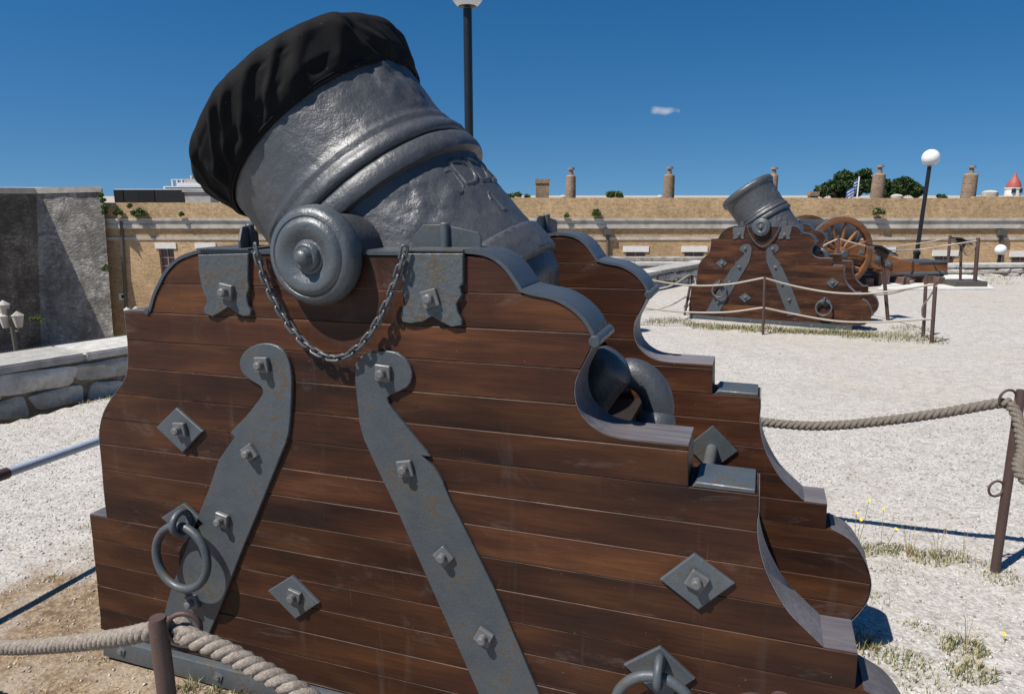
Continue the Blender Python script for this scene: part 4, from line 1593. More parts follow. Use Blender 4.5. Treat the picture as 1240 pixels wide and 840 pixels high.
    # chimneys along the roof
    def chimney(px, top, w_px, kind, potw=0.0, pottop=0):
        x = bx(px)
        r = (bx(px + w_px / 2) - x)
        yb_ = YB + 1.5
        s = yb_ / YB
        zt = CAM_H + (bz(top) - CAM_H) * s
        zb_ = bz(246)
        if kind == 'square':
            c_ = part('chimney', join(box(x * s - r, x * s + r, yb_ - r, yb_ + r, zb_, zt - 0.28), box(x * s - r - 0.06, x * s + r + 0.06, yb_ - r - 0.06, yb_ + r + 0.06, zt - 0.278, zt)), M['chim'])
        else:
            vf = lathe([(zb_, r * 1.06), (zt - 0.15, r * 0.97), (zt - 0.1, r * 0.98), (zt, r * 0.72)], 18)
            c_ = part('chimney', move(vf, Matrix.Translation((x * s, yb_, 0))), M['chim'], root, 40)
            z2 = CAM_H + (bz(pottop) - CAM_H) * s
            pr_ = potw
            vf = lathe([(zt - 0.02, pr_ * 1.1), (zt + (z2 - zt) * 0.55, pr_ * 0.75), (z2 - 0.16, pr_ * 0.9), (z2 - 0.14, pr_ * 1.45), (z2, pr_ * 1.35)], 14)
            part('pot', move(vf, Matrix.Translation((x * s, yb_, 0))), M['pot'], c_, 40)
    chimney(656, 217, 16, 'square')
    chimney(690, 212, 12, 'round', 0.16, 203)
    chimney(806.5, 211, 13.5, 'round', 0.16, 202)
    chimney(930, 211, 11, 'round', 0.16, 202.5)
    chimney(1055, 210, 15, 'round', 0.17, 200)
    chimney(1163.5, 210, 16, 'round', 0.17, 200.5)
    chimney(978.5, 232, 9, 'square')
    for px, top, w_ in ((1080, 235, 15), (1191, 230, 18), (681, 236, 9), (797, 236, 8), (1213, 236, 14)):
        x = bx(px) * 1.04
        r = bx(px + w_ / 2) - bx(px)
        vf = lathe([(bz(246), r), (bz(top + 2.5), r), (bz(top + 0.7), r * 0.6), (bz(top), 0.05)], 12)
        part('roof_vent', move(vf, Matrix.Translation((x, YB + 2, 0))), M['cornice'], root, 40)
    tag(root, 'long yellow brick building with pale cornice, white lintels and round chimneys', 'building')


building()

# dark sheeted shed on the roof at the left and a concrete block beside it
root = empty('roof_shed', (bx(188), 48, bz(246)))
off = -Vector(root.location)
segs = [(146, 157, 'black_shed'), (157, 173, 'shed_grey'), (173, 194, 'black_shed'), (194, 232, 'shed_grey')]
for pa_, pb_, mt in segs:
    xa, xb = bx(pa_) * 48 / 46, bx(pb_) * 48 / 46
    obj('sheet_panel', ([Vector(p) + off for p in box(xa, xb - 0.01, 48 - (0.03 if mt == 'black_shed' else 0), 51, bz(248), bz(229.5))[0]], box(0, 1, 0, 1, 0, 1)[1]), M[mt], root)
tag(root, 'long low black sheeted shed standing on the brick building at left', 'shed')
o = obj('concrete_block', join(box(bx(232) * 1.04, bx(262) * 1.04, 47.6, 49, bz(247), bz(232.5)), box(bx(230) * 1.04, bx(264) * 1.04, 47.5, 49.1, bz(232.45), bz(230.5))), M['cornice'])
tag(o, 'weathered concrete block on the roof beside the black shed', 'block')

# ship far out behind
YS = 420.0
root = empty('cruise_ship', at(215, 240, YS))
off = -Vector(root.location)


def ship_box(name, x0, x1, y0, y1, mat, d=30, dy=0):
    a, b_ = at(x0, y1, YS), at(x1, y0, YS)
    obj(name, ([Vector(p) + off for p in box(a.x, b_.x, YS + dy, YS + d, a.z, b_.z)[0]], box(0, 1, 0, 1, 0, 1)[1]), mat, root)


ship_box('hull', 140, 330, 229, 246, M['ship'])
ship_box('deck', 197, 300, 225.5, 228.7, M['ship'], 28, 1)
ship_box('window_band', 199, 300, 227.0, 228.0, M['glass'], 27, 0.8)
ship_box('upper_deck', 212, 300, 221, 225.2, M['ship'], 26, 2)
ship_box('bridge', 220, 238, 216.5, 220.8, M['cornice'], 24, 3)
ship_box('awning', 203, 236, 216.8, 217.5, M['ship'], 20, 4)
ship_box('mast', 226, 227, 212, 216.4, M['ship'], 8, 5)
for q in (204, 210, 216):
    ship_box('stanchion', q, q + 0.7, 217.6, 225.4, M['ship'], 6, 4)
tag(root, 'distant white ship superstructure showing above the black shed', 'ship')

# red domed bell tower
YT = 160.0
c0 = at(1226, 236, YT)
root = empty('domed_tower', (c0.x, c0.y, -4))
k_ = YT / FPX
zt = lambda py: at(1226, py, YT).z + 4
obj('tower', lathe([(0, 8.5 * k_), (zt(229), 8.5 * k_), (zt(228.6), 9.3 * k_), (zt(227.4), 9.3 * k_)], 16), M['white'], root, 40)
obj('dome', lathe([(zt(227.4), 7.6 * k_), (zt(224), 7.4 * k_), (zt(220), 6.0 * k_), (zt(216), 3.6 * k_), (zt(213), 1.6 * k_), (zt(208), 0.4 * k_)], 20), M['reddome'], root, 40)
for px in (1222, 1230):
    p = at(px, 231, YT)
    obj('opening', ([Vector(q) - Vector((c0.x, c0.y, -4)) for q in box(p.x - 0.28, p.x + 0.28, YT - 8.6 * k_ - 0.1, YT - 6 * k_, p.z - 0.5, p.z + 0.5)[0]], box(0, 1, 0, 1, 0, 1)[1]), M['glass'], root)
tag(root, 'red dome on white church tower at far right skyline', 'tower')

# striped flag
YF = 57.0
p0, p1 = at(1037, 246, YF), at(1037.5, 214, YF)
root = empty('flag', p0)
obj('flagpole', tube([(0, 0, -3), (0.02, 0, p1.z - p0.z)], 0.06, 8), M['white'], root, 60)
hb = (p1.z - p0.z) * 0.93
NX, NZ = 14, 9
for j in range(NZ):
    V, F = [], []
    for i in range(NX + 1):
        for e in (0, 1):
            f_ = i / NX
            zz = hb - (j + e) / NZ * 1.15 - f_ * 1.15 - 0.05
            xx = -0.05 - f_ * 0.85 - 0.10 * math.sin(f_ * 9)
            V.append((xx, 0.12 * math.sin(f_ * 11 + j * 0.2), zz))
    for i in range(NX):
        F.append((2 * i, 2 * i + 2, 2 * i + 3, 2 * i + 1))
    o = obj('stripe', (V, F), M['flag_blue'] if j % 2 == 0 else M['white'], root, 60)
    o.modifiers.new('thick', 'SOLIDIFY').thickness = 0.01
tag(root, 'small blue and white striped flag hanging beside a round chimney', 'flag')


# ------------------------------------------------------------------ foliage
def leaf_cloud(centers, count, size, squash=0.7):
    """leaf clumps: small bent quads scattered in balls"""
    V_, F_ = [], []
    cs = np.array([c_[:3] for c_ in centers])
    rs = np.array([c_[3] for c_ in centers])
    pr_ = rs ** 2 / (rs ** 2).sum()
    pick = rng.choice(len(centers), count, p=pr_)
    d = rng.normal(size=(count, 3))
    d /= np.linalg.norm(d, axis=1)[:, None]
    rad = rs[pick] * rng.uniform(0.45, 1.05, count) ** 0.5
    P = cs[pick] + d * rad[:, None] * np.array([1, 1, squash])
    ax = rng.normal(size=(count, 3))
    ax /= np.linalg.norm(ax, axis=1)[:, None]
    bx_ = np.cross(ax, rng.normal(size=(count, 3)))
    bx_ /= np.linalg.norm(bx_, axis=1)[:, None]
    s = size * rng.uniform(0.6, 1.4, count)
    for i in range(count):
        p, a, c_, q = P[i], ax[i] * s[i], bx_[i] * s[i] * 0.45, len(V_)
        V_ += [p - a, p + c_, p + a, p - c_]
        F_.append((q, q + 1, q + 2, q + 3))
    return V_, F_


def tree(name, label, px, py_base, y, blobs, count, size, mat, cat='tree', trunk=True, group=None):
    base = at(px, py_base, y)
    root = empty(name, base)
    cs = []
    for bx_, by_, br in blobs:
        p = at(bx_, by_, y) - base
        for _ in range(3):
            cs.append((p.x + random.uniform(-.5, .5) * br * y / FPX, random.uniform(-.6, .6) * br * y / FPX, p.z + random.uniform(-.3, .3) * br * y / FPX, br * y / FPX * random.uniform(0.45, 0.8)))
    obj('crown', leaf_cloud(cs, count, size), M[mat], root)
    if trunk:
        parts = [tube([(0, 0, -2.5), (0.05, 0, 0.3), cs[0][:3]], [0.3, 0.22, 0.1], 8)]
        for c_ in cs[::4]:
            parts.append(tube([(0.05, 0, 0.2), (c_[0] * 0.5, c_[1] * 0.5, c_[2] * 0.7), c_[:3]], [0.14, 0.1, 0.04], 6))
        obj('trunk', join(*parts), M['bark'], root, 60)
    tag(root, label, cat, group)


tree('pine_tree', 'dark green pine behind the brick wall left of a round chimney', 1020, 242, 62, [(996, 231, 10), (1010, 226, 12), (1026, 218, 14), (1041, 213, 11), (1046, 225, 14), (1018, 235, 10), (1032, 230, 12)], 9000, 0.24, 'pine')
tree('pine_tree', 'dark green pine behind the brick wall right of a round chimney', 1085, 242, 64, [(1066, 224, 11), (1078, 228, 12), (1092, 222, 12), (1103, 226, 11), (1111, 233, 9), (1072, 236, 10), (1090, 234, 11)], 8000, 0.24, 'pine')
tree('shrub', 'rounded green bush topping the brick wall between two round chimneys', 742, 241, 49, [(738, 236, 6), (745, 234.5, 6), (750, 237, 5)], 900, 0.12, 'leaf', 'shrub', False)
tree('shrub', 'low green bush on the wall top left of the square chimney', 630, 242, 49, [(618, 237, 5), (628, 236, 5), (640, 237.5, 4)], 700, 0.12, 'leaf', 'shrub', False)
tree('shrub', 'tiny dark bush on the skyline beside the far right round chimney', 1141, 241, 58, [(1139, 238, 4), (1144, 238.5, 3)], 300, 0.12, 'pine', 'shrub', False)
WP = 'weeds rooted in the brick building'
for px, py, r, n, lb in ((722, 258, 6, 420, 'green weed tuft on the cornice right of the square chimney'), (686, 261, 3, 120, 'small weed on the cornice just right of the covered mortar'),
                         (1063, 256, 7, 420, 'pale green weed tuft on the wall above the spoked wheel'), (143, 257, 5, 360, 'green weed tuft on the cornice above the left drainpipe'),
                         (168, 258, 8, 560, 'widest weed clump on the cornice near the bastion'), (129, 325, 6, 300, 'shrub growing out of the bastion corner'),
                         (220, 259, 3, 100, 'thin weed on the wall below the concrete block'), (157, 249, 3, 120, 'thin weed climbing above the left cornice')):
    y = YB - 0.3 if px != 129 else 44.6
    tree('wall_weed', lb, px, py + 4, y, [(px - r * 0.5, py + 1, r * 0.6), (px + r * 0.4, py, r * 0.7), (px, py - r * 0.4, r * 0.5)], n, 0.11, 'leaf', 'weed', False, WP)
tree('ivy', 'ivy hanging down the top right edge of the bastion', 124, 262, 45.2, [(121, 236, 3.5), (124, 243, 4), (126, 250, 4), (125, 257, 4)], 800, 0.10, 'leaf', 'plant', False)
tree('wall_weed', 'bright green weed patch low on the shaded bastion face', 30, 392, 41.0, [(40, 386, 4), (46, 385, 5), (50, 387, 3)], 500, 0.09, 'leaf', 'weed', False, WP)


# ------------------------------------------------------------------ lamps
def globe_lamp(name, label, base, z_top, r_globe, r_pole, group='white globe lamps', sleeve=1.1):
    root = empty(name, base)
    h = z_top - base.z                                    # collar height
    obj('pole', lathe([(0, r_pole * 1.9), (0.06, r_pole * 1.9), (0.1, r_pole * 1.45), (sleeve, r_pole * 1.4), (sleeve + 0.03, r_pole * 1.75), (sleeve + 0.09, r_pole * 1.75), (sleeve + 0.12, r_pole), (h - 0.02, r_pole * 0.92)], 18), M['lamp_black'], root, 40)
    obj('collar', lathe([(h - 0.025, r_pole * 1.0), (h - 0.01, r_globe * 0.52), (h + 0.02, r_globe * 0.55)], 24), M['lamp_black'], root, 40)
    bm = bmesh.new()
    bmesh.ops.create_uvsphere(bm, u_segments=32, v_segments=20, radius=r_globe, matrix=Matrix.Translation((0, 0, h + r_globe * 0.84)))
    obj('globe', bm_mesh('globe', bm, M['globe'], 60), None, root)
    tag(root, label, 'street lamp', group)


YL = 8.6
p = at(566, 8, YL)
globe_lamp('street_lamp', 'tall black lamp post rising behind the covered mortar, globe cropped by frame', Vector((p.x, YL, gz(p.x, YL))), p.z, 0.20, 0.054)
YL2 = 19.2
pt = at(1122, 200, YL2)
pbm = at(1107, 315, YL2)
globe_lamp('street_lamp', 'leaning black lamp post with white globe behind the wooden gun carriage', Vector((pt.x, YL2, -1.6)), pt.z, 0.225, 0.056, sleeve=1.65)
bpy.data.objects['street_lamp.001'].rotation_euler = (0, math.radians(1.2), 0)
YL3 = 26.0
p = at(1211, 308, YL3)
globe_lamp('street_lamp', 'low white globe lamp peeping over the far rubble wall', Vector((p.x, YL3, -3.3)), p.z, 0.20, 0.07)


def lantern_lamp(label, px, y, heads, foot_z):
    base = at(px, 400, y)
    root = empty('lantern_lamp', (base.x, y, foot_z))
    top = at(px, heads[-1][1], y).z - foot_z
    obj('pole', tube([(0, 0, 0), (0, 0, top)], 0.07, 8), M['drain'], root, 60)
    for hx, hy in heads:
        q = at(hx, hy, y)
        lx, lz = q.x - base.x, q.z - foot_z
        ar = obj('arm', tube([(0, 0, lz - 0.3), (lx * 0.6, 0, lz - 0.42), (lx, 0, lz - 0.25)], 0.03, 6), M['drain'], root, 60)
        obj('lantern', move(lathe([(-0.26, 0.10), (0.16, 0.19), (0.17, 0.21), (0.27, 0.08), (0.32, 0.02)], 8), Matrix.Translation((lx, 0, lz))), M['cornice'], ar)
    tag(root, label, 'street lamp', 'old lantern lamps below the bastion')


lantern_lamp('three headed lantern lamp in front of the shaded bastion face', 15.5, 24, [(6, 388), (22, 387.5), (5, 374.5)], -8.5)
lantern_lamp('pair of small lanterns below the left drainpipe of the brick building', 160, 42, [(154, 378), (165, 377)], -8.5)

# iron railing at the foot of the bastion
a, b_ = at(-30, 430, 30), at(170, 401, 30)
root = empty('iron_railing', (a.x, a.y, a.z - 1.1))
hh = 1.0
obj('rail', join(tube([(0, 0, hh), (b_.x - a.x, 0, b_.z - a.z + hh)], 0.03, 6), tube([(0, 0, 0.15), (b_.x - a.x, 0, b_.z - a.z + 0.15)], 0.025, 6)), M['drain'], root)
for i in range(60):
    f_ = i / 59
    x, z = (b_.x - a.x) * f_, (b_.z - a.z) * f_
    if i == 0:
        bar_me = data_mesh('bar', *tube([(0, 0, -0.6), (0, 0, hh + 0.1)], 0.022, 5), M['drain'])
    obj('bar', bar_me, None, root, loc=(x, 0, z))
tag(root, 'iron railing of thin bars at the foot of the bastion', 'railing')


# ------------------------------------------------------------------ rope barriers
def post(label, base, top, r=0.020, rings=(), group='rusty rope posts', ring_dir=None):
    base, top = Vector(base), Vector(top)
    root = empty('rope_post', base)
    d = top - base
    obj('shaft', tube([-d.normalized() * 0.08, d * 0.5, d * 0.985, d], [r, r, r, r * 0.85], 14), M['post'], root, 50)
    rd = Vector(ring_dir or (1, 0, 0)).normalized()
    for f_, rr in rings:
        c_ = d * f_ + rd * (r + rr - 0.004)
        pts_ = [c_ + rd * (rr * math.cos(t)) + Vector((0, 0, rr * math.sin(t))) for t in [2 * math.pi * i / 20 for i in range(20)]]
        obj('ring', tube(pts_, 0.0055 if rr < 0.05 else 0.007, 8, True), M['post'], root, 60)
    tag(root, label, 'post', group)
    return root


def rope(label, pts, r, pitch=None, mat='rope', n=10, group='barrier ropes'):
    path = smooth_path(pts, n)
    if pitch:
        o = obj('rope', rope_mesh(path, r, pitch), M[mat], None, 60)
    else:
        o = obj('rope', tube(path, r, 7), M[mat], None, 60)
    tag(o, label, 'rope', group)
    return o


# near left corner
pb_ = Vector((-0.722, 1.25, gz(-0.722, 1.25)))
ptop = at(190.5, 747, 1.25)
post('dark brown post in front of the left end of the foreground carriage', pb_, ptop, 0.0185, [(0.965, 0.034)], ring_dir=(1, 0.1, 0))
c_ring = ptop + Vector((0.048, 0.004, -0.045))
lp = [at(-190, 742, 2.05), at(-80, 775, 1.85), at(0, 783, 1.68), at(70, 780, 1.52), at(140, 772, 1.36), at(180, 764, 1.29), c_ring + Vector((-0.022, 0.022, 0.008)), c_ring]
rope('thick pale twisted rope running left from the brown foreground post', lp, 0.0205, 0.078)
npost = Vector((0.42, 0.93, gz(0.42, 0.93)))
rp = [c_ring + Vector((0.006, 0, 0.002)), at(232, 772, 1.235), at(270, 787, 1.215), at(310, 808, 1.19), at(350, 830, 1.165), at(400, 862, 1.13), at(470, 900, 1.07), at(560, 925, 1.0), at(640, 915, 0.96), npost + Vector((-0.03, 0, 0.80))]
rope('thick pale twisted rope dropping right from the brown foreground post', rp, 0.0205, 0.078)
post('rope post just below the frame in front of the foreground carriage', npost, npost + Vector((0, 0, 0.86)), 0.0185, [(0.965, 0.034)], ring_dir=(-1, 0, 0))
lpost = at(-190, 742, 2.05)
post('rope post beyond the left edge of the frame', Vector((lpost.x, 2.05, gz(lpost.x, 2.05))), lpost + Vector((-0.03, 0, 0.05)), 0.0185, [(0.965, 0.034)])

# right hand post
rb = ground(1205, 690)
rt = at(1236.5, 472, rb.y)
post('rusty leaning post standing in the gravel at the right edge', rb, rt, 0.0195, [(0.955, 0.040), (0.47, 0.036)], ring_dir=(-1, -0.1, 0))
a0 = at(1222, 488, rb.y)
rope('grey twisted rope sagging from behind the foreground carriage to the right post',
     [at(860, 497, 3.42), at(905, 508, 3.36), at(960, 514.5, 3.26), at(1010, 515, 3.17), at(1070, 509.5, 3.08), at(1130, 501.5, 2.99), at(1180, 493, 2.93), at(1210, 488, 2.88), a0], 0.0235, 0.085, 'rope_dark')
q1 = Vector((2.75, 2.05, gz(2.75, 2.05)))
rope('grey twisted rope falling steeply from the right post out of frame', [a0, at(1232, 505, 2.82), at(1238, 540, 2.72), at(1248, 585, 2.55), Vector((2.45, 2.3, 0.45)), Vector((2.6, 2.15, 0.62)), q1 + Vector((-0.02, 0.02, 0.80))], 0.0235, 0.085, 'rope_dark')
post('rope post beyond the right edge of the frame', q1, q1 + Vector((0, 0, 0.86)), 0.0195, [(0.955, 0.04)], ring_dir=(-1, 0.3, 0))
hp = at(860, 497, 3.42)
post('rope post hidden behind the foreground carriage', Vector((hp.x, 3.45, gz(hp.x, 3.45))), Vector((hp.x, 3.45, hp.z + 0.05)), 0.0195, [(0.955, 0.04)])

# pale metal rail at the left
ra, rc = Vector((-2.25, 2.87, 0.47)), Vector((-2.118, 3.31, 0.452))
dr = (rc - ra).normalized()
root = empty('metal_rail', ra - dr * 1.3)
obj('pipe', tube([(0, 0, 0), dr * 1.32, dr * 2.9], 0.0215, 14), M['pipe'], root, 60)
obj('joint', tube([dr * 1.24, dr * 1.305], 0.026, 14), M['post'], root, 60)
for s in (0.15, 2.75):
    q = ra - dr * 1.3 + dr * s
    obj('support', tube([dr * s + Vector((0, 0, 0.01)), dr * s + Vector((0, 0, gz(q.x, q.y) - q.z - 0.03))], 0.018, 10), M['post'], root, 60)
tag(root, 'pale grey metal rail at knee height left of the foreground carriage', 'rail')

# fence round the far mortar
FG = 'thin posts round the far mortar'
A0, A1 = ground(924, 405), at(926, 335, ground(924, 405).y)
B0, B1 = ground(1128, 415), at(1133, 341, ground(1128, 415).y)
C0, C1 = ground(1118, 408), at(1121.5, 333, ground(1118, 408).y)
E0, E1 = ground(829, 381), at(838, 334, ground(829, 381).y)
post('thin brown post in front of the middle of the far mortar carriage', A0, A1, 0.019, (), FG)
post('front one of the two thin posts at the right corner of the far fence', B0, B1, 0.024, (), FG)
post('rear one of the two thin posts at the right corner of the far fence', C0, C1, 0.022, (), FG)
post('leaning thin post with tangled rope left of the far mortar carriage', E0, E1, 0.022, (), FG)
ya, yb = A0.y, B0.y
yl = 10.4
FR = 'thin pale ropes of the far fence'
rope('upper thin rope left of the middle post of the far mortar fence', [at(745, 322, 10.6), at(785, 338, 10.5), at(834, 345.5, yl), at(880, 344.5, 10.1), at(925, 336.5, ya)], 0.014, None, 'rope_pale', 10, FR)
rope('upper thin rope right of the middle post of the far mortar fence', [at(925, 336.5, ya), at(960, 346, 9.6), at(1005, 354, 9.4), at(1050, 355.5, 9.2), at(1095, 350, 9.0), at(1132, 344, yb)], 0.014, None, 'rope_pale', 10, FR)
rope('lower thin rope left of the middle post of the far mortar fence', [at(745, 366, 10.6), at(790, 374, 10.5), at(834, 378, yl), at(880, 378, 10.1), at(924, 372.5, ya)], 0.014, None, 'rope_pale', 10, FR)
rope('lower thin rope right of the middle post of the far mortar fence', [at(924, 372.5, ya), at(960, 380, 9.6), at(1010, 388.5, 9.4), at(1060, 390, 9.2), at(1128, 386, yb)], 0.014, None, 'rope_pale', 10, FR)
rope('thin rope looping up to the tangled leaning post left of the far mortar', [at(770, 352, 11.2), at(795, 350, 11.0), at(815, 345, 10.9), at(837, 333, E0.y), at(842, 345, E0.y), at(834, 362, E0.y), at(828, 372, E0.y + 0.1)], 0.013, None, 'rope_pale', 10, FR)
rope('lowest thin rope looping to the foot of the tangled leaning post', [at(765, 376, 11.2), at(795, 374, 11.0), at(815, 368, 10.9), at(832, 359, E0.y), at(836, 366, E0.y), at(829, 375, E0.y)], 0.013, None, 'rope_pale', 10, FR)
rope('thin slack rope running back from the rear corner post of the far fence', [C1 + Vector((0, -.02, -.14)), at(1100, 350, 9.9), at(1075, 356, 10.6), at(1050, 357, 11.2)], 0.012, None, 'rope_pale', 8, FR)
rope('thin rope hanging down between the two corner posts of the far fence', [B1 + Vector((0, -.03, -.05)), at(1124, 362, 9.0), at(1117, 372, 9.15), at(1118, 386, 9.2), at(1127, 386, yb)], 0.010, None, 'rope_pale', 8, FR)


# slanted reading stands
def sign_stand(label, base, top, yaw, base_slab=False):
    base, top = Vector(base), Vector(top)
    root = empty('sign_stand', base)
    d = top - base
    obj('post', tube([(0, 0, -0.05), d], 0.028, 10), M['post'], root, 50)
    m = Matrix.Translation(d) @ Matrix.Rotation(yaw, 4, 'Z') @ Matrix.Rotation(math.radians(24), 4, 'Y')
    obj('panel', move(box(-0.19, 0.19, -0.15, 0.15, -0.012, 0.012), m), M['lamp_black'], root)
    obj('bracket', move(box(-0.14, 0.14, -0.02, 0.02, -0.10, -0.013), m), M['post'], root)
    if base_slab:
        obj('foot', box(-0.28, 0.42, -0.25, 0.25, 0.02, 0.14), M['drain'], root)
    tag(root, label, 'sign stand', 'slanted reading stands')


D0 = ground(1076, 388)
sign_stand('slanted reading stand on a rusty post beside the far fence corner', D0, at(1068, 303, D0.y), 0.3)
I0 = ground(1163, 347)
sign_stand('slanted reading stand on a dark foot among the farther rope posts', I0, at(1164, 292, I0.y), 0.3, True)
H0, J0 = ground(1147, 332), ground(1180, 348)
post('dark post farther back left of the reading stand with foot', H0, at(1150.5, 285, H0.y), 0.035, (), FG)
post('dark leaning post right of the reading stand with foot', J0, at(1184.5, 288, J0.y), 0.04, (), FG)
G0 = ground(1015, 352)
post('black post standing before the hub of the spoked wheel', Vector((G0.x, G0.y, gz(G0.x, G0.y))), at(1015, 285, G0.y), 0.028, (), FG)
gt = at(1015, 289, G0.y)
rope('thin rope from the black wheel post to the farther stand posts', [gt, at(1045, 297, G0.y), at(1080, 303, G0.y + .4), at(1115, 302, H0.y - 2), at(1148, 297, J0.y), at(1184, 291.5, J0.y)], 0.017, None, 'rope_pale', 10, FR)
rope('thin rope sagging from the black wheel post to the left behind the carriage', [gt, at(1000, 296, G0.y), at(992, 303, G0.y - .3), at(985, 310, G0.y - .6)], 0.017, None, 'rope_pale', 8, FR)
rope('thin loop hanging between the stand and the right dark post', [at(1164, 296, J0.y), at(1168, 306, J0.y), at(1172, 309, J0.y), at(1178, 304, J0.y), at(1184, 293, J0.y)], 0.013, None, 'rope_dark', 8, FR)
rope('thin high rope stretching back from the left dark post', [at(1150, 288, H0.y), at(1125, 293, H0.y + .6), at(1095, 297, H0.y + 1), at(1070, 299, H0.y + 1)], 0.015, None, 'rope_pale', 8, FR)

# pale slab under the stands
P = [ground(*q) for q in ((1062, 352), (1204, 351), (1180, 333), (1084, 331))]
V = [p + Vector((0, 0, 0.03)) for p in P] + [p + Vector((0, 0, -0.1)) for p in P]
o = obj('pavement_slab', (V, [(0, 1, 2, 3), (0, 4, 5, 1), (1, 5, 6, 2), (2, 6, 7, 3), (3, 7, 4, 0)]), M['slab'])
tag(o, kind='structure')


# ------------------------------------------------------------------ field gun on spoked wheels behind the far mortar
def field_gun():
    cy = 15.6
    c_ = at(995, 293, cy)
    yaw = math.radians(9.0)
    root = empty('field_gun', (c_.x, c_.y, gz(c_.x, c_.y)), (0, 0, yaw))
    gzc = gz(c_.x, c_.y)
    RW = 0.76
    HZ = RW                                   # axle height
    rim_me = spoke_me = hub_me = None
    for y in (-0.66, 0.66):
        ri = lathe([(-0.05, RW - 0.11), (-0.055, RW - 0.01), (-0.05, RW), (0.05, RW), (0.055, RW - 0.01), (0.05, RW - 0.11), (-0.05, RW - 0.11)], 48, 'y')
        ri = (ri[0], ri[1][:-2])
        w_ = obj('wheel', move(ri, Matrix.Translation((0, y, HZ))), M['cannon_wood'], root, 40)
        tyre = lathe([(-0.048, RW + 0.001), (-0.048, RW + 0.014), (0.048, RW + 0.014), (0.048, RW + 0.001)], 48, 'y')
        obj('tyre', move((tyre[0], tyre[1][:-2]), Matrix.Translation((0, y, HZ))), M['drain'], w_, 40)
        obj('hub', move(lathe([(-0.20, 0.085), (-0.19, 0.11), (-0.08, 0.15), (0.08, 0.15), (0.17, 0.12), (0.18, 0.09)], 20, 'y'), Matrix.Translation((0, y, HZ))), M['cannon_wood'], w_, 40)
        obj('hub_cap', move(lathe([(-0.225, 0.05), (-0.22, 0.075), (-0.202, 0.085)], 16, 'y'), Matrix.Translation((0, y, HZ))), M['iron'], w_, 40)
        for k in range(12):
            t = 2 * math.pi * (k + 0.3) / 12
            sp = tube([(0, 0, 0.11), (0, 0, 0.35), (0, 0, RW - 0.10)], [0.045, 0.038, 0.032], 7)
            obj('spoke', move(sp, Matrix.Translation((0, y, HZ)) @ Matrix.Rotation(t, 4, 'Y')), M['cannon_wood'], w_, 50)
    obj('axle', box(-0.09, 0.09, -0.68, 0.68, HZ - 0.09, HZ + 0.08), M['cannon_wood'], root)
    # twin trail cheeks falling to the ground behind
    prof_ = [(-0.55, 0.98), (-0.2, 1.04), (0.45, 0.98), (1.1, 0.78), (1.75, 0.57), (2.2, 0.49), (2.95, 0.47), (2.98, 0.23), (2.2, 0.20), (1.5, 0.27), (0.8, 0.44), (0.2, 0.60), (-0.5, 0.66)]
    for y in (-0.36, 0.24):
        tr = obj('trail_cheek', bm_mesh('trail_cheek', prism(prof_, y, y + 0.12, 0.012), M['cannon_wood'], 40), None, root)
        for (x, z) in ((0.75, 0.74), (1.15, 0.6), (0.9, 0.58), (1.45, 0.48)):
            o = obj('bolt', BOLT, None, tr, loc=(x, y - 0.002, z))
            o.scale = (3, 1.2, 3)
    obj('trail_plate', box(2.2, 2.99, -0.37, 0.37, 0.475, 0.505), M['iron'], root)
    obj('trail_block', box(2.25, 2.93, -0.238, 0.238, 0.24, 0.47), M['cannon_wood'], root)
    obj('stand_block', box(2.35, 2.6, -0.5, 0.5, -0.02, 0.198), M['block'], root)
    obj('stand_block', box(1.15, 1.4, -0.5, 0.5, -0.02, 0.30), M['block'], root)
    # barrel, muzzle to the left
    pr_ = [(-2.0, 0.02), (-2.0, 0.13), (-1.97, 0.205), (-1.88, 0.215), (-1.80, 0.17), (-1.2, 0.185), (-0.75, 0.20), (-0.73, 0.225), (-0.66, 0.225), (-0.64, 0.215), (0.0, 0.24), (0.02, 0.265), (0.08, 0.265), (0.1, 0.25),
           (0.62, 0.275), (0.64, 0.30), (0.72, 0.30), (0.75, 0.25), (0.82, 0.14), (0.86, 0.07), (0.92, 0.095), (0.99, 0.08), (1.02, 0.02)]
    m = Matrix.Translation((0.05, 0, 1.20)) @ Matrix.Rotation(math.radians(5.0), 4, 'Y')
    bl = obj('barrel', move(lathe(pr_, 32, 'x'), m), M['cast'], root, 40)
    obj('trunnion', move(lathe([(-0.40, 0.09), (0.40, 0.09)], 16, 'y'), Matrix.Translation((-0.1, 0, 1.08))), M['cast'], root, 40)
    tag(root, 'old field gun on orange timber carriage with spoked wheels behind the far mortar', 'cannon')


field_gun()

# small gun tube lying on timber blocks in front of it
p0, p1 = ground(1040, 345), ground(1136, 344)
p1 = p0 + (p1 - p0).normalized() * 2.1
root = empty('gun_tube', p0)
d = p1 - p0
yaw = math.atan2(d.y, d.x)
root.rotation_euler = (0, 0, yaw)
obj('tube', move(lathe([(-0.05, 0.02), (-0.05, 0.045), (-0.06, 0.07), (0.0, 0.08), (0.06, 0.065), (0.5, 0.048), (1.0, 0.05), (1.5, 0.055), (1.9, 0.062), (1.96, 0.07), (2.0, 0.035), (2.08, 0.03), (2.1, 0.01)], 20, 'x'), Matrix.Translation((0, 0, 0.235))), M['iron'], root, 40)
obj('bore', move(lathe([(-0.075, 0.05), (-0.062, 0.05)], 16, 'x'), Matrix.Translation((0, 0, 0.235))), M['bore'], root)  # dark disc on the muzzle stands for the shade inside the bore
tag(root, 'small gun tube lying on timber blocks behind the far fence corner', 'cannon')
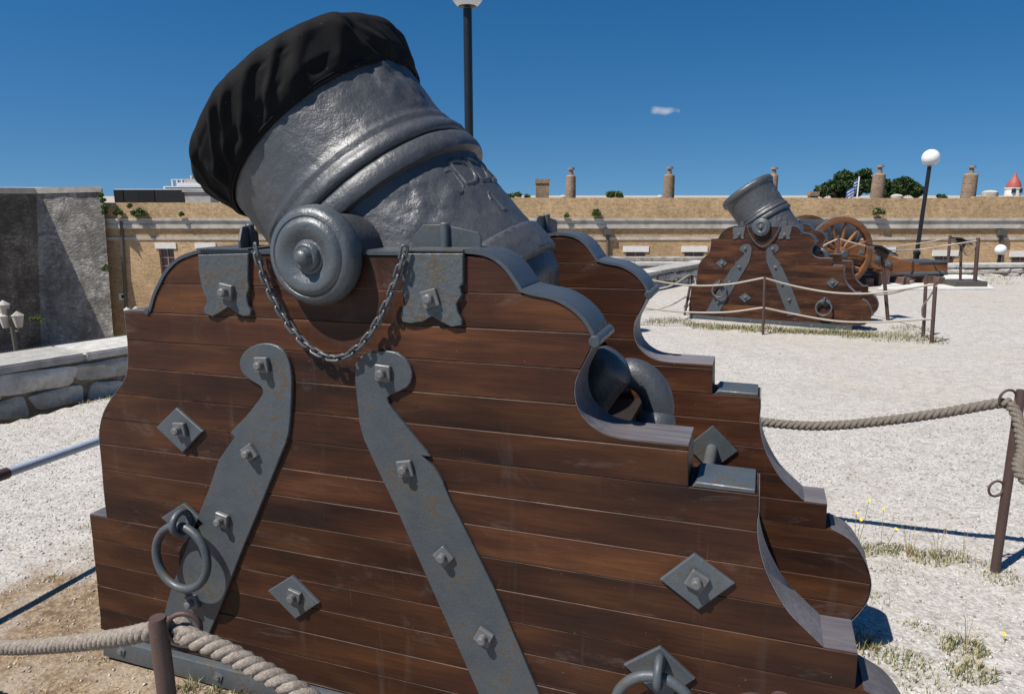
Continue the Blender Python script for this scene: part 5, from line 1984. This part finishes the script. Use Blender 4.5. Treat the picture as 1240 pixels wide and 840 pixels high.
for i, x in enumerate((0.12, 0.95, 1.75)):
    q = p0 + d.normalized() * x
    bm = bmesh.new()
    bmesh.ops.create_cube(bm, size=1, matrix=Matrix.Diagonal((0.18, 0.5, 0.20, 1)))
    bmesh.ops.bevel(bm, geom=bm.edges[:], offset=0.012, segments=1, affect='EDGES')
    o = obj('timber_block', bm_mesh('timber_block', bm, M['block'], 40), None, None, loc=q + Vector((0, 0, 0.085)), rot=(0, 0, yaw + 0.1 * (i - 1)))
    tag(o, ('left', 'middle', 'right')[i] + ' timber block carrying the small gun tube', 'timber block', 'blocks under the gun tube')

# loose white stones below the back wall
random.seed(21)
for i in range(16):
    px, py = random.uniform(1032, 1092), random.uniform(322, 333)
    q = ground(px, py + 6)
    q.y = min(q.y, 16.8)
    q.z = gz(q.x, q.y)
    r = random.uniform(0.07, 0.17)
    o = obj('loose_stone', blob(r, 2, 0.45, i + 1, (1.2, 1, 0.7)), M['rubble'], None, 60, loc=q + Vector((0, 0, r * 0.45)))
    tag(o, 'pale loose stone heaped below the gun carriage at the back wall', 'stone', 'loose stones by the back wall')

# ------------------------------------------------------------------ gravel, straw, grass and weeds on the ground
def scatter_pebbles(name, n, region, smin, smax, mat):
    """region: function giving (x, y) arrays"""
    x, y = region(n)
    keep = np.array([inside(a, b_, EDGE) for a, b_ in zip(x, y)])
    bare = ((x + 1.55) * 0.62) ** 2 + ((y - 1.75) * 0.60) ** 2 < 0.55
    keep &= ~(bare & (rng.random(len(x)) < 0.72))
    x, y = x[keep], y[keep]
    n = len(x)
    base = np.array([(1, 0, 0), (-1, 0, 0), (0, 1, 0), (0, -1, 0), (0, 0, 1), (0, 0, -1)], float)
    fc = np.array([(0, 2, 4), (2, 1, 4), (1, 3, 4), (3, 0, 4), (2, 0, 5), (1, 2, 5), (3, 1, 5), (0, 3, 5)])
    s = smin + (smax - smin) * rng.random(n) ** 2.5
    V_ = base[None] * s[:, None, None] * rng.uniform(0.55, 1.25, (n, 6, 1))
    V_[:, :, 2] *= 0.65
    a = rng.uniform(0, 6.28, n)
    t = rng.normal(0, 0.5, n)
    c_, s_ = np.cos(a)[:, None], np.sin(a)[:, None]
    X, Y, Z = V_[:, :, 0], V_[:, :, 1], V_[:, :, 2]
    ct, st = np.cos(t)[:, None], np.sin(t)[:, None]
    X, Z = X * ct - Z * st, X * st + Z * ct
    X, Y = X * c_ - Y * s_, X * s_ + Y * c_
    z0 = np.array([gz_rough(p, q) for p, q in zip(x, y)])
    W_ = np.stack([X + x[:, None], Y + y[:, None], Z + (z0 + s * 0.2)[:, None]], -1).reshape(-1, 3)
    Fx = (fc[None] + (np.arange(n) * 6)[:, None, None]).reshape(-1, 3)
    me = bpy.data.meshes.new(name)
    me.vertices.add(len(W_))
    me.vertices.foreach_set('co', W_.ravel())
    me.loops.add(Fx.size)
    me.loops.foreach_set('vertex_index', Fx.ravel().astype(np.int32))
    me.polygons.add(len(Fx))
    me.polygons.foreach_set('loop_start', (np.arange(len(Fx)) * 3).astype(np.int32))
    me.update(calc_edges=True)
    me.validate()
    me.materials.append(mat)
    o = bpy.data.objects.new(name, me)
    return tag(link(o), kind='stuff')


def fan(xr, yr, power=1.0):
    def f(n):
        y = yr[0] + (yr[1] - yr[0]) * rng.random(n) ** power
        return rng.uniform(xr[0], xr[1], n), y
    return f


o = scatter_pebbles('gravel_stones', 26000, fan((0.55, 4.2), (1.3, 5.5), 1.5), 0.0025, 0.011, M['pebble'])
o['label'] = 'loose pale gravel stones right of the foreground carriage'
o = scatter_pebbles('gravel_stones', 22000, fan((-4.4, -0.9), (1.6, 6.2), 1.3), 0.0025, 0.0095, M['pebble'])
o['label'] = 'loose pale gravel stones left of the foreground carriage'


def blades(name, patches, mat, label):
    """patch: x, y, rx, ry, n, height, lean"""
    V_, F_ = [], []
    for x, y, rx, ry, n, h, lean in patches:
        for _ in range(n):
            a, r = rng.uniform(0, 6.283), math.sqrt(rng.random())
            px_, py_ = x + rx * r * math.cos(a), y + ry * r * math.sin(a)
            if not inside(px_, py_, EDGE):
                continue
            z = gz_rough(px_, py_) - 0.004
            hh_ = h * rng.uniform(0.4, 1.2) * (1.1 - 0.5 * r)
            d1 = rng.uniform(0, 6.283)
            le = lean * rng.uniform(0.3, 1.2) * hh_
            w_ = rng.uniform(0.0008, 0.0018) * (1 + h * 4) * (1 + 0.10 * y)
            dx_, dy_ = math.cos(d1), math.sin(d1)
            q = len(V_)
            V_ += [(px_ - dy_ * w_, py_ + dx_ * w_, z), (px_ + dy_ * w_, py_ - dx_ * w_, z),
                   (px_ + dx_ * le * 0.4 + dy_ * w_ * .8, py_ + dy_ * le * 0.4 - dx_ * w_ * .8, z + hh_ * 0.6), (px_ + dx_ * le * 0.4 - dy_ * w_ * .8, py_ + dy_ * le * 0.4 + dx_ * w_ * .8, z + hh_ * 0.6),
                   (px_ + dx_ * le, py_ + dy_ * le, z + hh_)]
            F_ += [(q, q + 1, q + 2, q + 3), (q + 3, q + 2, q + 4)]
    o = obj(name, (V_, F_), mat)
    o['label'] = label
    return tag(o, kind='stuff')


def gp(px, py, *rest):
    g__ = ground(px, py)
    return (g__.x, g__.y) + rest


right = []
for px, py, rx, n, h in ((1040, 668, 0.08, 120, 0.06), (1065, 665, 0.09, 120, 0.05), (1095, 668, 0.10, 170, 0.045), (1125, 676, 0.10, 200, 0.05), (1150, 672, 0.09, 130, 0.04), (1180, 682, 0.09, 90, 0.035), (1215, 700, 0.10, 120, 0.04),
                         (1165, 785, 0.09, 260, 0.055), (1178, 815, 0.09, 220, 0.05), (1090, 800, 0.10, 160, 0.04), (1120, 812, 0.12, 120, 0.03), (1115, 762, 0.07, 70, 0.03), (1050, 780, 0.06, 110, 0.05), (1048, 790, 0.05, 60, 0.05),
                         (1085, 690, 0.12, 90, 0.02), (1035, 700, 0.05, 80, 0.05), (1060, 725, 0.10, 70, 0.02), (1130, 842, 0.15, 140, 0.03)):
    right.append(gp(px, py, rx, rx * 0.8, n, h, 0.7))
blades('grass', right, M['grass'], 'thin grass tufts in the gravel by the right post')
farg = []
for i in range(30):
    px = 838 + i * 7.2
    farg.append(gp(px, 392 + (px - 838) * 0.062 + random.uniform(0, 5), 0.20, 0.14, 90, 0.09, 0.6))
for px, py in ((1060, 405), (1085, 408), (1100, 398), (1115, 410), (1075, 412), (1040, 407), (790, 392), (805, 390), (815, 388), (1095, 404), (1125, 414)):
    farg.append(gp(px, py, 0.28, 0.22, 130, 0.08, 0.6))
blades('grass', farg, M['grass'], 'strip of dry grass along the foot of the far mortar carriage')
spots = []
for px, py in ((905, 432), (940, 428), (1150, 432), (1185, 372), (1205, 366), (1195, 380), (900, 452), (1170, 520), (1195, 532), (1150, 523), (955, 436), (1215, 515), (1230, 442), (1145, 490)):
    spots.append(gp(px, py, 0.18, 0.05, 40, 0.018, 1.6))
for px in range(1060, 1240, 9):
    spots.append(gp(px, 337 + random.uniform(-3, 8), 0.5, 0.25, 40, 0.07, 0.6))
blades('grass', spots, M['grass'], 'scattered wisps of dry grass on the open gravel')
lft = []
for i in range(90):
    px, py = random.uniform(-10, 260), random.uniform(650, 850)
    lft.append(gp(px, py, 0.13, 0.10, 22, 0.014, 2.6))
blades('straw', lft, M['straw'], 'straw litter on the bare earth left of the foreground carriage')
lgr = []
for px, py, n, h in ((205, 838, 60, 0.05), (232, 836, 60, 0.05), (260, 842, 50, 0.045), (300, 842, 70, 0.06), (320, 848, 60, 0.05), (100, 640, 25, 0.03), (65, 700, 20, 0.03), (130, 800, 20, 0.025), (290, 838, 40, 0.05)):
    lgr.append(gp(px, py, 0.035, 0.03, n, h, 0.7))
for i in range(22):
    px = 8 + i * 6
    q = ground(px, 506 - px * 0.18)
    lgr.append((q.x, q.y, 0.12, 0.05, 26, 0.05, 0.9))
blades('grass', lgr, M['grass'], 'small green sprigs and dry tufts along the left wall and carriage foot')


def wildflower(label, px, py, h, heads, y=None):
    b0 = ground(px, py)
    root = empty('wildflower', b0)
    stems, V_, F_ = [], [], []
    fl = []
    for dx_, dh in heads:
        e = Vector((dx_, random.uniform(-0.02, 0.02), h * dh))
        stems.append(tube([(0, 0, -0.01), e * 0.5 + Vector((dx_ * 0.2, 0, 0)), e], [0.0016, 0.0013, 0.001], 5))
        fl.append(e)
    obj('stem', join(*stems), M['grass'], root)
    for e in fl:
        parts = []
        for k in range(8):
            t = 2 * math.pi * k / 8
            c_, s_ = math.cos(t), math.sin(t)
            parts.append(([(0, 0, 0), (0.006 * c_ - 0.0022 * s_, 0.006 * s_ + 0.0022 * c_, 0.003), (0.0095 * c_, 0.0095 * s_, 0.002), (0.006 * c_ + 0.0022 * s_, 0.006 * s_ - 0.0022 * c_, 0.003)], [(0, 1, 2, 3)]))
        obj('flower', move(join(*parts), Matrix.Translation(e) @ Matrix.Rotation(0.7, 4, 'X')), M['yellow'], root)
    tag(root, label, 'wildflower', 'yellow wildflowers in the gravel')


wildflower('tall yellow wildflower beside the rear cheek of the foreground carriage', 1036, 668, 0.22, [(-0.02, 0.95), (0.03, 1.25), (0.0, 0.8)])
wildflower('yellow wildflower a hand right of the tallest one in the gravel', 1066, 668, 0.22, [(0.0, 1.0), (0.05, 0.6)])
wildflower('lone low yellow wildflower in the bare gravel at lower right', 1217, 778, 0.03, [(0.0, 1.0)])
wildflower('yellow wildflower poking up by the thick rope at the carriage foot', 372, 866, 0.07, [(0.0, 1.0)])
for px, py, h, lb in ((1100, 670, 0.20, 'dry bare weed stalks left of the right post'), (1135, 675, 0.19, 'tallest dry bare weed stalks near the right post'), (1165, 680, 0.18, 'dry bare weed stalks right beside the right post'), (1170, 780, 0.13, 'dry bare weed stalks in the low grass tuft at lower right')):
    b0 = ground(px, py)
    root = empty('dry_weed', b0)
    for k in range(6):
        ex, ey = random.uniform(-0.07, 0.07), random.uniform(-0.05, 0.05)
        hh_ = h * random.uniform(0.6, 1.1)
        obj('stalk', tube([(ex * 0.1, ey * 0.1, -0.01), (ex * 0.5, ey * 0.4, hh_ * 0.55), (ex, ey, hh_)], [0.0016, 0.0012, 0.0007], 4), M['straw'], root)
    tag(root, lb, 'weed', 'dry weeds in the gravel')
